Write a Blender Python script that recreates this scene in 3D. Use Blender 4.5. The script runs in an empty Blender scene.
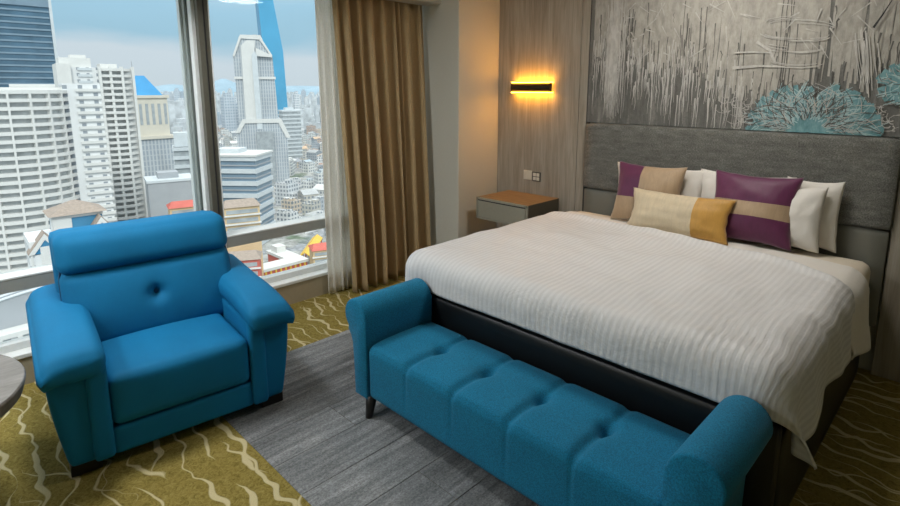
import bpy, bmesh, math, random
from mathutils import Vector, Matrix, noise
PI = math.pi
scene = bpy.context.scene
COL = scene.collection
random.seed(7)

# ------------------------------------------------------------------ camera
H = 1.70                      # eye height
F_PX, YC = 545.88, 187.53     # focal length in pixels, principal point row (900x506 frame)
PITCH, YAW = 0.17967, 0.78489
cam_d = bpy.data.cameras.new('camera')
cam = bpy.data.objects.new('camera', cam_d)
COL.objects.link(cam)
cam.location = (0, 0, H)
cam.rotation_euler = (PI / 2 - PITCH, 0, YAW)
cam_d.sensor_fit = 'HORIZONTAL'
cam_d.sensor_width = 36
cam_d.lens = F_PX / 900 * 36
cam_d.shift_y = (YC - 253) / 900
cam_d.clip_start = 0.05
cam_d.clip_end = 30000
scene.camera = cam

# ------------------------------------------------------------------ view + sky + sun
vs = scene.view_settings
vs.view_transform = 'Standard'
vs.look = 'None'
vs.gamma = 1
vs.use_curve_mapping = False
vs.exposure = 0.22
try:
    scene.cycles.use_denoising = True
    scene.cycles.max_bounces = 10
    scene.cycles.diffuse_bounces = 5
    scene.cycles.transparent_max_bounces = 16
    scene.cycles.sample_clamp_indirect = 6
    scene.cycles.caustics_reflective = False
    scene.cycles.caustics_refractive = False
except Exception:
    pass

world = bpy.data.worlds.new('sky')
scene.world = world
world.use_nodes = True
wn, wl = world.node_tree.nodes, world.node_tree.links
wn.clear()
w_out = wn.new('ShaderNodeOutputWorld')
w_bg = wn.new('ShaderNodeBackground')
w_tc = wn.new('ShaderNodeTexCoord')
w_sep = wn.new('ShaderNodeSeparateXYZ')
wl.new(w_tc.outputs['Generated'], w_sep.inputs[0])
w_map = wn.new('ShaderNodeMapping')
w_map.inputs['Scale'].default_value = (2.2, 2.2, 9.0)
wl.new(w_tc.outputs['Generated'], w_map.inputs[0])
w_noise = wn.new('ShaderNodeTexNoise')
w_noise.inputs['Scale'].default_value = 1.5
w_noise.inputs['Detail'].default_value = 5
w_noise.inputs['Roughness'].default_value = 0.5
wl.new(w_map.outputs[0], w_noise.inputs['Vector'])
w_add = wn.new('ShaderNodeMath'); w_add.operation = 'MULTIPLY_ADD'
w_add.inputs[1].default_value = 0.10
wl.new(w_noise.outputs[0], w_add.inputs[0])
wl.new(w_sep.outputs[2], w_add.inputs[2])
w_sub = wn.new('ShaderNodeMath'); w_sub.operation = 'SUBTRACT'; w_sub.inputs[1].default_value = 0.05
wl.new(w_add.outputs[0], w_sub.inputs[0])
w_ramp = wn.new('ShaderNodeValToRGB')
cr = w_ramp.color_ramp
stops = [(0.0, (0.58, 0.64, 0.69)), (0.055, (0.60, 0.66, 0.72)), (0.085, (0.35, 0.54, 0.67)),
         (0.13, (0.37, 0.58, 0.73)), (0.19, (0.56, 0.71, 0.81)), (0.5, (1.27, 1.33, 1.38)), (1.0, (1.85, 1.9, 1.95))]
while len(cr.elements) < len(stops):
    cr.elements.new(0.5)
for e, (p, c) in zip(cr.elements, stops):
    e.position = p
    e.color = (*c, 1)
wl.new(w_sub.outputs[0], w_ramp.inputs[0])
wl.new(w_ramp.outputs[0], w_bg.inputs[0])
w_bg.inputs[1].default_value = 1.0
wl.new(w_bg.outputs[0], w_out.inputs[0])

sun_d = bpy.data.lights.new('sun', 'SUN')
sun_d.energy = 1.75
sun_d.angle = math.radians(12)
sun_d.color = (1.0, 0.97, 0.92)
sun = bpy.data.objects.new('sun', sun_d)
COL.objects.link(sun)
sun.location = (20, -20, 60)
sun.rotation_euler = Vector((-0.62, 0.30, -0.72)).to_track_quat('-Z', 'Y').to_euler()

# ------------------------------------------------------------------ picture -> direction helpers
def ray(px, py):
    """world direction through a pixel of the 900x506 frame"""
    c, u, f = (px - 450) / F_PX, (py - YC) / F_PX, 1.0
    fy = f * math.cos(PITCH) - u * math.sin(PITCH)     # level forward
    z = -(u * math.cos(PITCH) + f * math.sin(PITCH))   # up
    s, k = math.sin(YAW), math.cos(YAW)
    return Vector((c * k - fy * s, c * s + fy * k, z))

def at(px, py, dist):
    r = ray(px, py)
    r /= math.hypot(r.x, r.y)
    return Vector((0, 0, H)) + r * dist

def on_y(px, py, y):
    r = ray(px, py)
    return Vector((0, 0, H)) + r * (y / r.y)

# ------------------------------------------------------------------ mesh helpers
def link(o, parent=None):
    COL.objects.link(o)
    if parent is not None:
        o.parent = parent
    return o

def obj(name, bm, mats, parent=None, smooth=False):
    me = bpy.data.meshes.new(name)
    bmesh.ops.recalc_face_normals(bm, faces=bm.faces)
    bm.to_mesh(me)
    bm.free()
    if not isinstance(mats, (list, tuple)):
        mats = [mats]
    for m in mats:
        me.materials.append(m)
    if smooth:
        for p in me.polygons:
            p.use_smooth = True
    return link(bpy.data.objects.new(name, me), parent)

def tag(o, label, cat, group=None):
    o['label'] = label
    o['category'] = cat
    if group:
        o['group'] = group
    return o

def thing(name, label, cat, loc=(0, 0, 0), rz=0, group=None):
    o = bpy.data.objects.new(name, None)
    o.empty_display_size = 0.1
    COL.objects.link(o)
    o.location = loc
    o.rotation_euler = (0, 0, rz)
    return tag(o, label, cat, group)

def struct(o, label, cat):
    o['kind'] = 'structure'
    return tag(o, label, cat)

def bx(bm, x0, x1, y0, y1, z0, z1, bev=0, seg=1, mi=0):
    m = Matrix.Translation(((x0 + x1) / 2, (y0 + y1) / 2, (z0 + z1) / 2)) @ Matrix.Diagonal((abs(x1 - x0), abs(y1 - y0), abs(z1 - z0), 1))
    r = bmesh.ops.create_cube(bm, size=1, matrix=m)
    fs = set(f for v in r['verts'] for f in v.link_faces)
    for f in fs:
        f.material_index = mi
    if bev:
        es = list(set(e for v in r['verts'] for e in v.link_edges))
        bmesh.ops.bevel(bm, geom=es, offset=bev, segments=seg, affect='EDGES', profile=0.5, material=-1)
    return bm

def box(*a, **k):
    return bx(bmesh.new(), *a, **k)

def puff(x0, x1, y0, y1, z0, z1, r, n=10, fn=None, nx=None, ny=None, nz=None):
    """rounded box on a fine lattice, optionally displaced by fn(p, t) with t in [-1,1]^3"""
    c = Vector(((x0 + x1) / 2, (y0 + y1) / 2, (z0 + z1) / 2))
    h = Vector(((x1 - x0) / 2, (y1 - y0) / 2, (z1 - z0) / 2))
    N = (nx or n, ny or n, nz or n)
    bm = bmesh.new()
    cache = {}
    def coord(i, k):
        # denser near both ends so that the rounding stays smooth
        t = i / N[k] * 2 - 1
        return math.sin(t * PI / 2) * 0.5 + t * 0.5
    def vert(i, j, k):
        key = (i, j, k)
        if key not in cache:
            t = Vector((coord(i, 0), coord(j, 1), coord(k, 2)))
            p = Vector((t.x * h.x, t.y * h.y, t.z * h.z))
            inn = Vector([max(-(h[a] - r), min(h[a] - r, p[a])) for a in range(3)])
            d = p - inn
            if d.length > 1e-9:
                # blend from cube corner to sphere
                m = max(abs(d.x), abs(d.y), abs(d.z))
                p = inn + d.normalized() * m
            if fn:
                p = fn(p + c, t) 
            else:
                p = p + c
            cache[key] = bm.verts.new(p)
        return cache[key]
    for ax in range(3):
        a, b = [(1, 2), (2, 0), (0, 1)][ax]
        for side in (0, N[ax]):
            for i in range(N[a]):
                for j in range(N[b]):
                    ks = []
                    for di, dj in ((0, 0), (1, 0), (1, 1), (0, 1)):
                        q = [0, 0, 0]
                        q[ax] = side
                        q[a] = i + di
                        q[b] = j + dj
                        ks.append(vert(*q))
                    bm.faces.new(ks)
    return bm

def cyl(bm, p0, p1, r0, r1=None, n=16, cap=True):
    p0, p1 = Vector(p0), Vector(p1)
    r1 = r0 if r1 is None else r1
    q = (p1 - p0).to_track_quat('Z', 'Y')
    a, b = [], []
    for i in range(n):
        t = 2 * PI * i / n
        d = q @ Vector((math.cos(t), math.sin(t), 0))
        a.append(bm.verts.new(p0 + d * r0))
        b.append(bm.verts.new(p1 + d * r1))
    for i in range(n):
        j = (i + 1) % n
        bm.faces.new((a[i], a[j], b[j], b[i]))
    if cap:
        bm.faces.new(a[::-1])
        bm.faces.new(b)
    return bm

def tube(bm, pts, r, n=8):
    pts = [Vector(p) for p in pts]
    rings = []
    for i, p in enumerate(pts):
        d = (pts[min(i + 1, len(pts) - 1)] - pts[max(i - 1, 0)]).normalized()
        q = d.to_track_quat('Z', 'Y')
        rings.append([bm.verts.new(p + q @ Vector((math.cos(2 * PI * k / n) * r, math.sin(2 * PI * k / n) * r, 0))) for k in range(n)])
    for a, b in zip(rings, rings[1:]):
        for k in range(n):
            bm.faces.new((a[k], a[(k + 1) % n], b[(k + 1) % n], b[k]))
    bm.faces.new(rings[0][::-1]); bm.faces.new(rings[-1])
    return bm

def lathe(bm, prof, n=48, c=(0, 0)):
    rings = []
    for r, z in prof:
        rings.append([bm.verts.new((c[0] + r * math.cos(2 * PI * k / n), c[1] + r * math.sin(2 * PI * k / n), z)) for k in range(n)])
    for a, b in zip(rings, rings[1:]):
        for k in range(n):
            bm.faces.new((a[k], a[(k + 1) % n], b[(k + 1) % n], b[k]))
    bm.faces.new(rings[0][::-1]); bm.faces.new(rings[-1])
    return bm

def prism_y(bm, prof, y0, y1, bev=0, seg=3):
    """closed (x,z) outline extruded along y"""
    a = [bm.verts.new((x, y0, z)) for x, z in prof]
    b = [bm.verts.new((x, y1, z)) for x, z in prof]
    n = len(prof)
    fa = bm.faces.new(a[::-1]); fb = bm.faces.new(b)
    for i in range(n):
        bm.faces.new((a[i], a[(i + 1) % n], b[(i + 1) % n], b[i]))
    if bev:
        es = list(fa.edges) + list(fb.edges)
        bmesh.ops.bevel(bm, geom=es, offset=bev, segments=seg, affect='EDGES', profile=0.5)
    return bm

def prism_z(bm, prof, z0, z1, mi=0):
    a = [bm.verts.new((x, y, z0)) for x, y in prof]
    b = [bm.verts.new((x, y, z1)) for x, y in prof]
    n = len(prof)
    fs = [bm.faces.new(a[::-1]), bm.faces.new(b)]
    for i in range(n):
        fs.append(bm.faces.new((a[i], a[(i + 1) % n], b[(i + 1) % n], b[i])))
    for f in fs:
        f.material_index = mi
    return bm

def surf(fn, nu, nv, uvfn=None):
    bm = bmesh.new()
    uv = bm.loops.layers.uv.new('UVMap') if uvfn else None
    V = [[bm.verts.new(fn(i / nu, j / nv)) for j in range(nv + 1)] for i in range(nu + 1)]
    for i in range(nu):
        for j in range(nv):
            f = bm.faces.new((V[i][j], V[i + 1][j], V[i + 1][j + 1], V[i][j + 1]))
            if uv:
                for l, (a, b) in zip(f.loops, ((i, j), (i + 1, j), (i + 1, j + 1), (i, j + 1))):
                    l[uv].uv = uvfn(a / nu, b / nv)
    return bm

def dup(o, parent=None, loc=None, rz=None):
    c = o.copy()
    COL.objects.link(c)
    c.parent = parent
    if loc is not None:
        c.location = loc
    if rz is not None:
        c.rotation_euler = (0, 0, rz)
    return c

# ------------------------------------------------------------------ materials
class N:
    """tiny node-tree builder"""
    def __init__(s, name):
        s.m = bpy.data.materials.new(name)
        s.m.use_nodes = True
        s.t = s.m.node_tree
        s.b = s.t.nodes['Principled BSDF']
        s.o = s.t.nodes['Material Output']
    def n(s, kind, **k):
        x = s.t.nodes.new('ShaderNode' + kind)
        for a, v in k.items():
            setattr(x, a, v)
        return x
    def l(s, a, b):
        s.t.links.new(a, b)
    def val(s, x, inp):
        if hasattr(x, 'is_linked') or hasattr(x, 'links'):
            s.l(x, inp)
        else:
            inp.default_value = x
    def math(s, op, a, b=0.0, c=0.0):
        x = s.n('Math', operation=op)
        for i, v in enumerate((a, b, c)):
            s.val(v, x.inputs[i])
        return x.outputs[0]
    def coord(s, kind='Object', scale=(1, 1, 1), loc=(0, 0, 0), rot=(0, 0, 0)):
        tc = s.n('TexCoord')
        mp = s.n('Mapping')
        mp.inputs['Scale'].default_value = scale
        mp.inputs['Location'].default_value = loc
        mp.inputs['Rotation'].default_value = rot
        s.l(tc.outputs[kind], mp.inputs[0])
        return mp.outputs[0]
    def noise(s, vec, scale, detail=3, rough=0.5, dist=0.0):
        x = s.n('TexNoise')
        x.inputs['Scale'].default_value = scale
        x.inputs['Detail'].default_value = detail
        x.inputs['Roughness'].default_value = rough
        x.inputs['Distortion'].default_value = dist
        s.l(vec, x.inputs['Vector'])
        return x.outputs[0]
    def ramp(s, fac, stops, interp='LINEAR'):
        x = s.n('ValToRGB')
        r = x.color_ramp
        r.interpolation = interp
        while len(r.elements) < len(stops):
            r.elements.new(0.5)
        for e, (p, c) in zip(r.elements, stops):
            e.position = p
            e.color = (*c, 1)
        s.l(fac, x.inputs[0])
        return x.outputs[0]
    def mix(s, fac, a, b, blend='MIX'):
        x = s.n('MixRGB', blend_type=blend)
        s.val(fac, x.inputs[0])
        for v, i in ((a, 1), (b, 2)):
            if isinstance(v, tuple):
                x.inputs[i].default_value = (*v, 1) if len(v) == 3 else v
            else:
                s.l(v, x.inputs[i])
        return x.outputs[0]
    def bump(s, h, strength=0.2, dist=0.002):
        x = s.n('Bump')
        x.inputs['Strength'].default_value = strength
        x.inputs['Distance'].default_value = dist
        s.l(h, x.inputs['Height'])
        s.l(x.outputs[0], s.b.inputs['Normal'])
    def set(s, col=None, rough=None, metal=None, spec=None, sheen=None):
        B = s.b.inputs
        if col is not None:
            if isinstance(col, tuple):
                B['Base Color'].default_value = (*col, 1)
            else:
                s.l(col, B['Base Color'])
        if rough is not None:
            s.val(rough, B['Roughness'])
        if metal is not None:
            B['Metallic'].default_value = metal
        if spec is not None:
            B['Specular IOR Level'].default_value = spec
        if sheen is not None:
            B['Sheen Weight'].default_value = sheen
        return s.m

def plain(name, col, rough=0.6, metal=0, spec=0.4, grain=0.0, gscale=40, var=0.06):
    k = N(name)
    v = k.coord('Object')
    nz = k.noise(v, gscale, 3)
    a = tuple(max(0, c * (1 - var)) for c in col)
    b = tuple(c * (1 + var) for c in col)
    k.set(k.ramp(nz, [(0.3, a), (0.7, b)]), rough, metal, spec)
    if grain:
        k.bump(nz, grain, 0.003)
    return k.m

def fabric(name, col, var=0.25, scale=450, bump=0.35, rough=0.9, sheen=0.2, big=0.12):
    k = N(name)
    v = k.coord('Object')
    fine = k.noise(v, scale, 2, 0.7)
    coarse = k.noise(v, 6, 3)
    lo = tuple(c * (1 - var) for c in col)
    hi = tuple(min(1, c * (1 + var)) for c in col)
    c = k.ramp(fine, [(0.35, lo), (0.65, hi)])
    c = k.mix(1.0, c, k.ramp(coarse, [(0.3, (1 - big,) * 3), (0.7, (1 + big * 0.5,) * 3)]), 'MULTIPLY')
    k.set(c, rough, 0, 0.25, sheen)
    k.bump(fine, bump, 0.0012)
    return k.m

def wood(name, c0, c1, c2, stretch=(14, 14, 0.9), scale=3.0, rough=0.55, bump=0.12):
    k = N(name)
    v = k.coord('Object', stretch)
    g = k.noise(v, scale, 6, 0.65, 0.6)
    v2 = k.coord('Object', tuple(s * 5 for s in stretch[:2]) + (stretch[2] * 2.0,))
    g2 = k.noise(v2, scale * 1.6, 3, 0.6)
    f = k.math('ADD', k.math('MULTIPLY', g, 0.7), k.math('MULTIPLY', g2, 0.3))
    k.set(k.ramp(f, [(0.32, c0), (0.5, c1), (0.68, c2)]), rough, 0, 0.35)
    k.bump(f, bump, 0.003)
    return k.m

M = {}
M['paint'] = plain('wall_paint', (0.55, 0.545, 0.475), 0.8, grain=0.05, gscale=120, var=0.02)
M['ceiling'] = plain('ceiling_paint', (0.78, 0.77, 0.74), 0.9, var=0.01)
M['wood_wall'] = wood('limed_wood_panel', (0.205, 0.178, 0.140), (0.300, 0.270, 0.220), (0.39, 0.36, 0.305), stretch=(7, 7, 0.5))
M['alu'] = plain('grey_window_metal', (0.36, 0.37, 0.345), 0.45, 0.0, 0.5, var=0.03)
M['alu_shaded'] = plain('shaded_taupe_window_metal', (0.115, 0.110, 0.085), 0.5, 0.0, 0.4, var=0.05)  # shade on the room-facing mullion front, put into the metal colour
M['alu_pale_lit'] = plain('pale_lit_window_metal', (0.77, 0.79, 0.77), 0.45, 0.0, 0.5, var=0.03)  # window light on caps, sills and side faces, put into the metal colour
M['gasket'] = plain('black_gasket', (0.03, 0.03, 0.03), 0.7)
M['sill'] = plain('tan_sill_board', (0.40, 0.345, 0.245), 0.6, var=0.03)
M['black'] = plain('black_leatherette', (0.005, 0.006, 0.007), 0.38, 0, 0.35, grain=0.1, gscale=300)
M['black_leg'] = plain('black_stained_leg', (0.012, 0.011, 0.010), 0.4)
M['pelmet'] = plain('pelmet_paint', (0.50, 0.47, 0.40), 0.8, var=0.02)

def glass_mat():
    k = N('window_glass')
    tr = k.n('BsdfTransparent')
    tr.inputs[0].default_value = (0.93, 0.96, 0.96, 1)
    gl = k.n('BsdfGlossy')
    gl.inputs['Roughness'].default_value = 0.02
    fr = k.n('Fresnel')
    fr.inputs[0].default_value = 1.35
    mx = k.n('MixShader')
    k.l(k.math('MULTIPLY', fr.outputs[0], 0.35), mx.inputs[0])
    k.l(tr.outputs[0], mx.inputs[1])
    k.l(gl.outputs[0], mx.inputs[2])
    k.l(mx.outputs[0], k.o.inputs[0])
    return k.m
M['glass'] = glass_mat()

def gold_carpet():
    k = N('gold_patterned_carpet')
    v = k.coord('Object')
    sep = k.n('SeparateXYZ')
    k.l(v, sep.inputs[0])
    # flame-like cream strokes running along x, wriggling, fading out and crossing
    def strokes(freq, wob, off, lo, hi, slope):
        w1 = k.noise(k.coord('Object', (5.0, 2.2, 1), off), 1.0, 1)
        w2 = k.noise(k.coord('Object', (11.0, 4.0, 1), off), 1.0, 1)
        ph = k.math('ADD', k.math('MULTIPLY_ADD', sep.outputs[1], freq, off[0]), k.math('ADD', k.math('MULTIPLY', w1, wob), k.math('MULTIPLY_ADD', w2, wob * 0.16, k.math('MULTIPLY', sep.outputs[0], slope))))
        tri = k.math('ABSOLUTE', k.math('SUBTRACT', k.math('FRACT', ph), 0.5))
        cell = k.math('FLOOR', ph)
        cv = k.n('CombineXYZ')
        k.l(k.math('MULTIPLY_ADD', sep.outputs[0], 2.9, k.math('MULTIPLY', cell, 3.7)), cv.inputs[0])
        k.l(k.math('MULTIPLY', cell, 11.3), cv.inputs[1])
        g = k.noise(cv.outputs[0], 1.0, 0)
        width = k.math('MULTIPLY', k.math('SUBTRACT', g, lo), hi)
        return k.math('MINIMUM', k.math('MAXIMUM', k.math('MULTIPLY', k.math('SUBTRACT', width, tri), 22.0), 0.0), 1.0)
    a = strokes(9.6, 2.0, (0.0, 3.0, 0), 0.34, 0.44, 0.35)
    b = strokes(6.6, 2.4, (4.3, 1.0, 0), 0.45, 0.42, -0.70)
    fac = k.math('MAXIMUM', a, b)
    pile = k.noise(v, 42, 4, 0.7, 1.5)
    fine = k.noise(v, 320, 2, 0.6)
    base = k.ramp(pile, [(0.34, (0.165, 0.122, 0.026)), (0.50, (0.275, 0.215, 0.055)), (0.68, (0.345, 0.280, 0.090))])
    c = k.mix(fac, base, (0.62, 0.54, 0.31))
    c = k.mix(1.0, c, k.ramp(fine, [(0.3, (0.8,) * 3), (0.7, (1.12,) * 3)]), 'MULTIPLY')
    k.set(c, 0.95, 0, 0.1)
    hgt = k.math('ADD', k.math('MULTIPLY', pile, 1.0), k.math('ADD', k.math('MULTIPLY', fine, 0.4), k.math('MULTIPLY', fac, 0.5)))
    k.bump(hgt, 0.8, 0.008)
    return k.m
M['gold'] = gold_carpet()

def grey_carpet():
    k = N('grey_streaked_carpet_plank')
    v = k.coord('Object', (26, 1.6, 1))
    inf = k.n('ObjectInfo')
    off = k.n('VectorMath', operation='ADD')
    cmb = k.n('CombineXYZ')
    k.l(k.math('MULTIPLY', inf.outputs['Random'], 40), cmb.inputs[0])
    k.l(k.math('MULTIPLY', inf.outputs['Random'], 17), cmb.inputs[1])
    k.l(v, off.inputs[0]); k.l(cmb.outputs[0], off.inputs[1])
    streak = k.noise(off.outputs[0], 0.9, 4, 0.6)
    patch = k.noise(k.coord('Object', (2.2, 1.1, 1)), 2.0, 3, 0.5)
    fine = k.noise(k.coord('Object', (1, 0.7, 1)), 150, 3, 0.75)
    f = k.math('ADD', k.math('MULTIPLY', streak, 0.65), k.math('MULTIPLY', patch, 0.35))
    c = k.ramp(f, [(0.36, (0.120, 0.128, 0.132)), (0.5, (0.205, 0.214, 0.218)), (0.64, (0.33, 0.34, 0.342))])
    c = k.mix(1.0, c, k.ramp(fine, [(0.32, (0.55,) * 3), (0.68, (1.35,) * 3)]), 'MULTIPLY')
    tone = k.math('MULTIPLY_ADD', inf.outputs['Random'], 0.22, 0.88)
    hs = k.n('HueSaturation')
    k.l(tone, hs.inputs['Value']); k.l(c, hs.inputs['Color'])
    k.set(hs.outputs[0], 0.95, 0, 0.1)
    k.bump(fine, 0.5, 0.003)
    return k.m
M['greyplank'] = grey_carpet()

# ------------------------------------------------------------------ room shell
WX = -3.82          # inner face of the window wall
HY = 3.95           # face of the panelled headboard wall
floor = struct(obj('floor', box(-4.05, 2.6, -3.0, 4.05, -0.15, 0.0), M['gold']), 'gold carpet with cream wavy lines', 'floor')
px0, pw, gap = -3.10, 0.2417, 0.0012
plank_meshes = {}
for i in range(11):
    y = 1.0
    first = (0.45, 1.0, 0.72)[i % 3]
    lens = [first] + [1.0] * 3
    for ln in lens:
        y1 = min(3.94, y + ln)
        if y1 - y < 0.02:
            break
        key = round(y1 - y, 3)
        if key not in plank_meshes:
            me_o = obj('carpet_plank', box(gap, pw - gap, gap, key - gap, -0.004, 0.0035, bev=0.0012), M['greyplank'], floor)
            plank_meshes[key] = me_o
            me_o.location = (px0 + i * pw, y, 0)
        else:
            dup(plank_meshes[key], floor, (px0 + i * pw, y, 0))
        y = y1

struct(obj('ceiling', box(-4.05, 2.6, -3.0, 4.05, 2.80, 2.92), M['ceiling']), 'plain white ceiling', 'ceiling')
struct(obj('wall_back', box(-4.05, 2.6, 4.0, 4.12, 0, 2.8), M['paint']), 'painted wall behind the headboard panelling', 'wall')
struct(obj('wall_right', box(2.6, 2.7, -3.0, 4.12, 0, 2.8), M['paint']), 'plain painted side wall', 'wall')
struct(obj('wall_front', box(-4.05, 2.7, -3.1, -3.0, 0, 2.8), M['paint']), 'plain painted wall facing the bed', 'wall')
struct(obj('wall_pier', box(-4.05, -3.315, 3.422, 4.0, 0, 2.8, bev=0.004), M['paint']), 'beige painted pier between curtain and nightstand', 'wall')
wl_bm = box(-4.05, WX, -3.0, 3.422, 0.0, 0.165)
struct(obj('wall_window', wl_bm, M['sill']), 'low tan upstand under the window', 'wall')
struct(obj('wall_lintel', box(-4.05, WX, -3.0, 3.422, 2.62, 2.8), M['paint']), 'lintel above the window', 'wall')
struct(obj('trim_1', box(-3.706, -3.528, -3.0, 3.422, 2.416, 2.8, bev=0.003), M['pelmet']), 'pale pelmet hiding the curtain track', 'trim')

# wood panelling left and right of the headboard
def panel(name, x0, x1, label):
    p = struct(obj(name, box(x0, x1, HY, 4.0, 0.0, 2.8, bev=0.003), M['wood_wall']), label, 'wall panel')
    return p
panel('wall_panel', -3.313, -2.456, 'grey limed wood panel behind the nightstand')
panel('wall_panel', -2.452, -2.380, 'narrow grey wood strip beside the headboard')
panel('wall_panel', -0.355, 0.75, 'grey brown wood panel right of the bed')
panel('wall_panel', 0.754, 1.85, 'grey wood panel next to the room corner')
struct(obj('trim_2', box(-2.380, -2.368, 3.955, 4.0, 0.0, 2.8), M['gasket']), 'dark shadow gap along the headboard', 'trim')

# windows : frames, rails, panes
MUL = [1.50, -0.40, -2.30]
def window(name, y0, y1, label):
    w = bpy.data.objects.new(name, None)
    COL.objects.link(w)
    w.location = (WX, (y0 + y1) / 2, 0.19)
    struct(w, label, 'window')
    def part(nm, bm, m):
        bmesh.ops.translate(bm, verts=bm.verts, vec=-w.location)
        return obj(nm, bm, m, w)
    a, b = y0 + 0.05, y1 - 0.05
    part('rail', box(-3.935, WX, a, b, 0.566, 0.640, bev=0.002), M['alu'])
    part('rail_cap', box(-3.965, -3.818, a, b, 0.640, 0.652, bev=0.002), M['alu_pale_lit'])  # lit top face of the rail, painted paler
    part('sill', box(-3.985, -3.812, a - 0.05, b + 0.05, 0.165, 0.190, bev=0.003), M['alu_pale_lit'])
    part('lower_frame', box(-3.975, -3.90, a, b, 0.190, 0.235, bev=0.003), M['alu_pale_lit'])
    part('upper_frame', box(-3.975, -3.90, a, b, 2.56, 2.62, bev=0.003), M['alu'])
    part('lower_pane', box(-3.95, -3.938, a, b, 0.235, 0.566), M['glass'])
    part('upper_pane', box(-3.95, -3.938, a, b, 0.652, 2.56), M['glass'])
    return w
window('window_1', 1.50, 3.422, 'window light with metal rail beside the tan curtain')
window('window_2', -0.40, 1.50, 'window light with metal rail behind the blue armchair')
window('window_3', -2.30, -0.40, 'window light next to the round side table')
for i, y in enumerate(MUL):
    m = bpy.data.objects.new('trim_%d' % (3 + i), None)
    COL.objects.link(m)
    m.location = (WX, y, 0.19)
    struct(m, 'grey vertical window mullion with stepped grooves', 'mullion')
    def part(nm, bm, mt):
        bmesh.ops.translate(bm, verts=bm.verts, vec=-m.location)
        return obj(nm, bm, mt, m)
    part('mullion_face', box(-3.87, WX, y - 0.03, y + 0.046, 0.19, 2.62, bev=0.002), M['alu_shaded'])
    part('mullion_strip', box(WX, -3.815, y + 0.006, y + 0.014, 0.19, 2.62), M['gasket'])
    part('mullion_strip', box(WX, -3.815, y + 0.040, y + 0.046, 0.19, 2.62), M['alu_pale_lit'])
    part('mullion_side', box(-3.93, -3.872, y - 0.052, y + 0.046, 0.19, 2.62, bev=0.002), M['alu_pale_lit'])
    part('gasket', box(-3.956, -3.931, y - 0.040, y + 0.046, 0.19, 2.62), M['gasket'])
    part('jamb', box(-4.00, -3.957, y - 0.062, y + 0.046, 0.19, 2.62, bev=0.002), M['alu'])
    part('jamb', box(-4.05, -4.004, y - 0.078, y + 0.046, 0.19, 2.62, bev=0.002), M['alu_pale_lit'])

# ------------------------------------------------------------------ headboard
def woven():
    k = N('charcoal_headboard_fabric')
    a = k.noise(k.coord('Object', (0.35, 1, 1)), 260, 2, 0.7)
    b = k.noise(k.coord('Object', (1, 1, 0.35)), 260, 2, 0.7)
    c = k.noise(k.coord('Object', (0.3, 1, 1)), 30, 3, 0.6)
    f = k.math('ADD', k.math('MULTIPLY', k.math('ADD', a, b), 0.38), k.math('MULTIPLY', c, 0.24))
    k.set(k.ramp(f, [(0.40, (0.080, 0.080, 0.071)), (0.52, (0.150, 0.151, 0.137)), (0.62, (0.24, 0.24, 0.222))]), 0.9, 0, 0.2, 0.1)
    k.bump(k.math('ADD', a, b), 0.4, 0.0015)
    return k.m
M['head_fab'] = woven()
M['head_low'] = plain('grey_green_leatherette', (0.165, 0.165, 0.140), 0.6, grain=0.1, gscale=250)
hb = thing('headboard', 'tall charcoal fabric headboard on the wall behind the bed', 'headboard', (-1.365, HY, 0))
def hbx(x0, x1, y0, y1, z0, z1, r, **k):
    return puff(x0 + 1.365, x1 + 1.365, y0 - HY, y1 - HY, z0, z1, r, **k)
obj('upper_pad', hbx(-2.366, -0.358, 3.915, 3.998, 0.895, 1.425, 0.018, nx=16, ny=6, nz=12), M['head_fab'], hb, True)
obj('lower_pad', hbx(-2.360, -0.362, 3.930, 3.998, 0.30, 0.890, 0.012, nx=12, ny=6, nz=10), M['head_low'], hb, True)

# ------------------------------------------------------------------ painting
def art_back():
    k = N('painting_ground')
    v = k.coord('Object', (7, 1, 1.6))
    a = k.noise(v, 2.2, 6, 0.7, 0.5)
    b = k.noise(k.coord('Object', (60, 60, 60)), 2.0, 3, 0.7)
    f = k.math('ADD', k.math('MULTIPLY', a, 0.75), k.math('MULTIPLY', b, 0.25))
    k.set(k.ramp(f, [(0.34, (0.10, 0.10, 0.092)), (0.52, (0.15, 0.15, 0.14)), (0.66, (0.25, 0.245, 0.225))]), 0.8, 0, 0.2)
    k.bump(b, 0.3, 0.002)
    return k.m
def paint(name, c0, c1, sc=30):
    k = N(name)
    a = k.noise(k.coord('Object', (1, 1, 0.4)), sc, 5, 0.7)
    k.set(k.ramp(a, [(0.32, c0), (0.62, c1)]), 0.75, 0, 0.25)
    k.bump(a, 0.3, 0.002)
    return k.m
M['art0'] = art_back()
M['art_pale'] = paint('pale_grey_paint', (0.27, 0.26, 0.232), (0.41, 0.395, 0.355))
M['art_white'] = paint('off_white_paint', (0.36, 0.35, 0.325), (0.52, 0.51, 0.48))
M['art_dark'] = paint('dark_grey_paint', (0.075, 0.075, 0.070), (0.135, 0.13, 0.12))
M['art_teal'] = paint('turquoise_paint', (0.095, 0.225, 0.245), (0.20, 0.36, 0.385))
M['art_lteal'] = paint('pale_turquoise_paint', (0.30, 0.45, 0.47), (0.42, 0.56, 0.57))
M['art_black'] = paint('black_paint', (0.02, 0.02, 0.02), (0.05, 0.05, 0.05))
AX0, AX1, AZ0, AZ1 = -2.368, -0.357, 1.428, 2.76
art = thing('wall_painting', 'large abstract grey painting with white drips and turquoise burst above headboard', 'painting', (AX0, HY, AZ0))
AY = 3.945
obj('canvas', box(0, AX1 - AX0, AY - HY, 0.049, 0, AZ1 - AZ0, bev=0.002), M['art0'], art)
layer = [0]
rs = random.Random(11)
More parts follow.
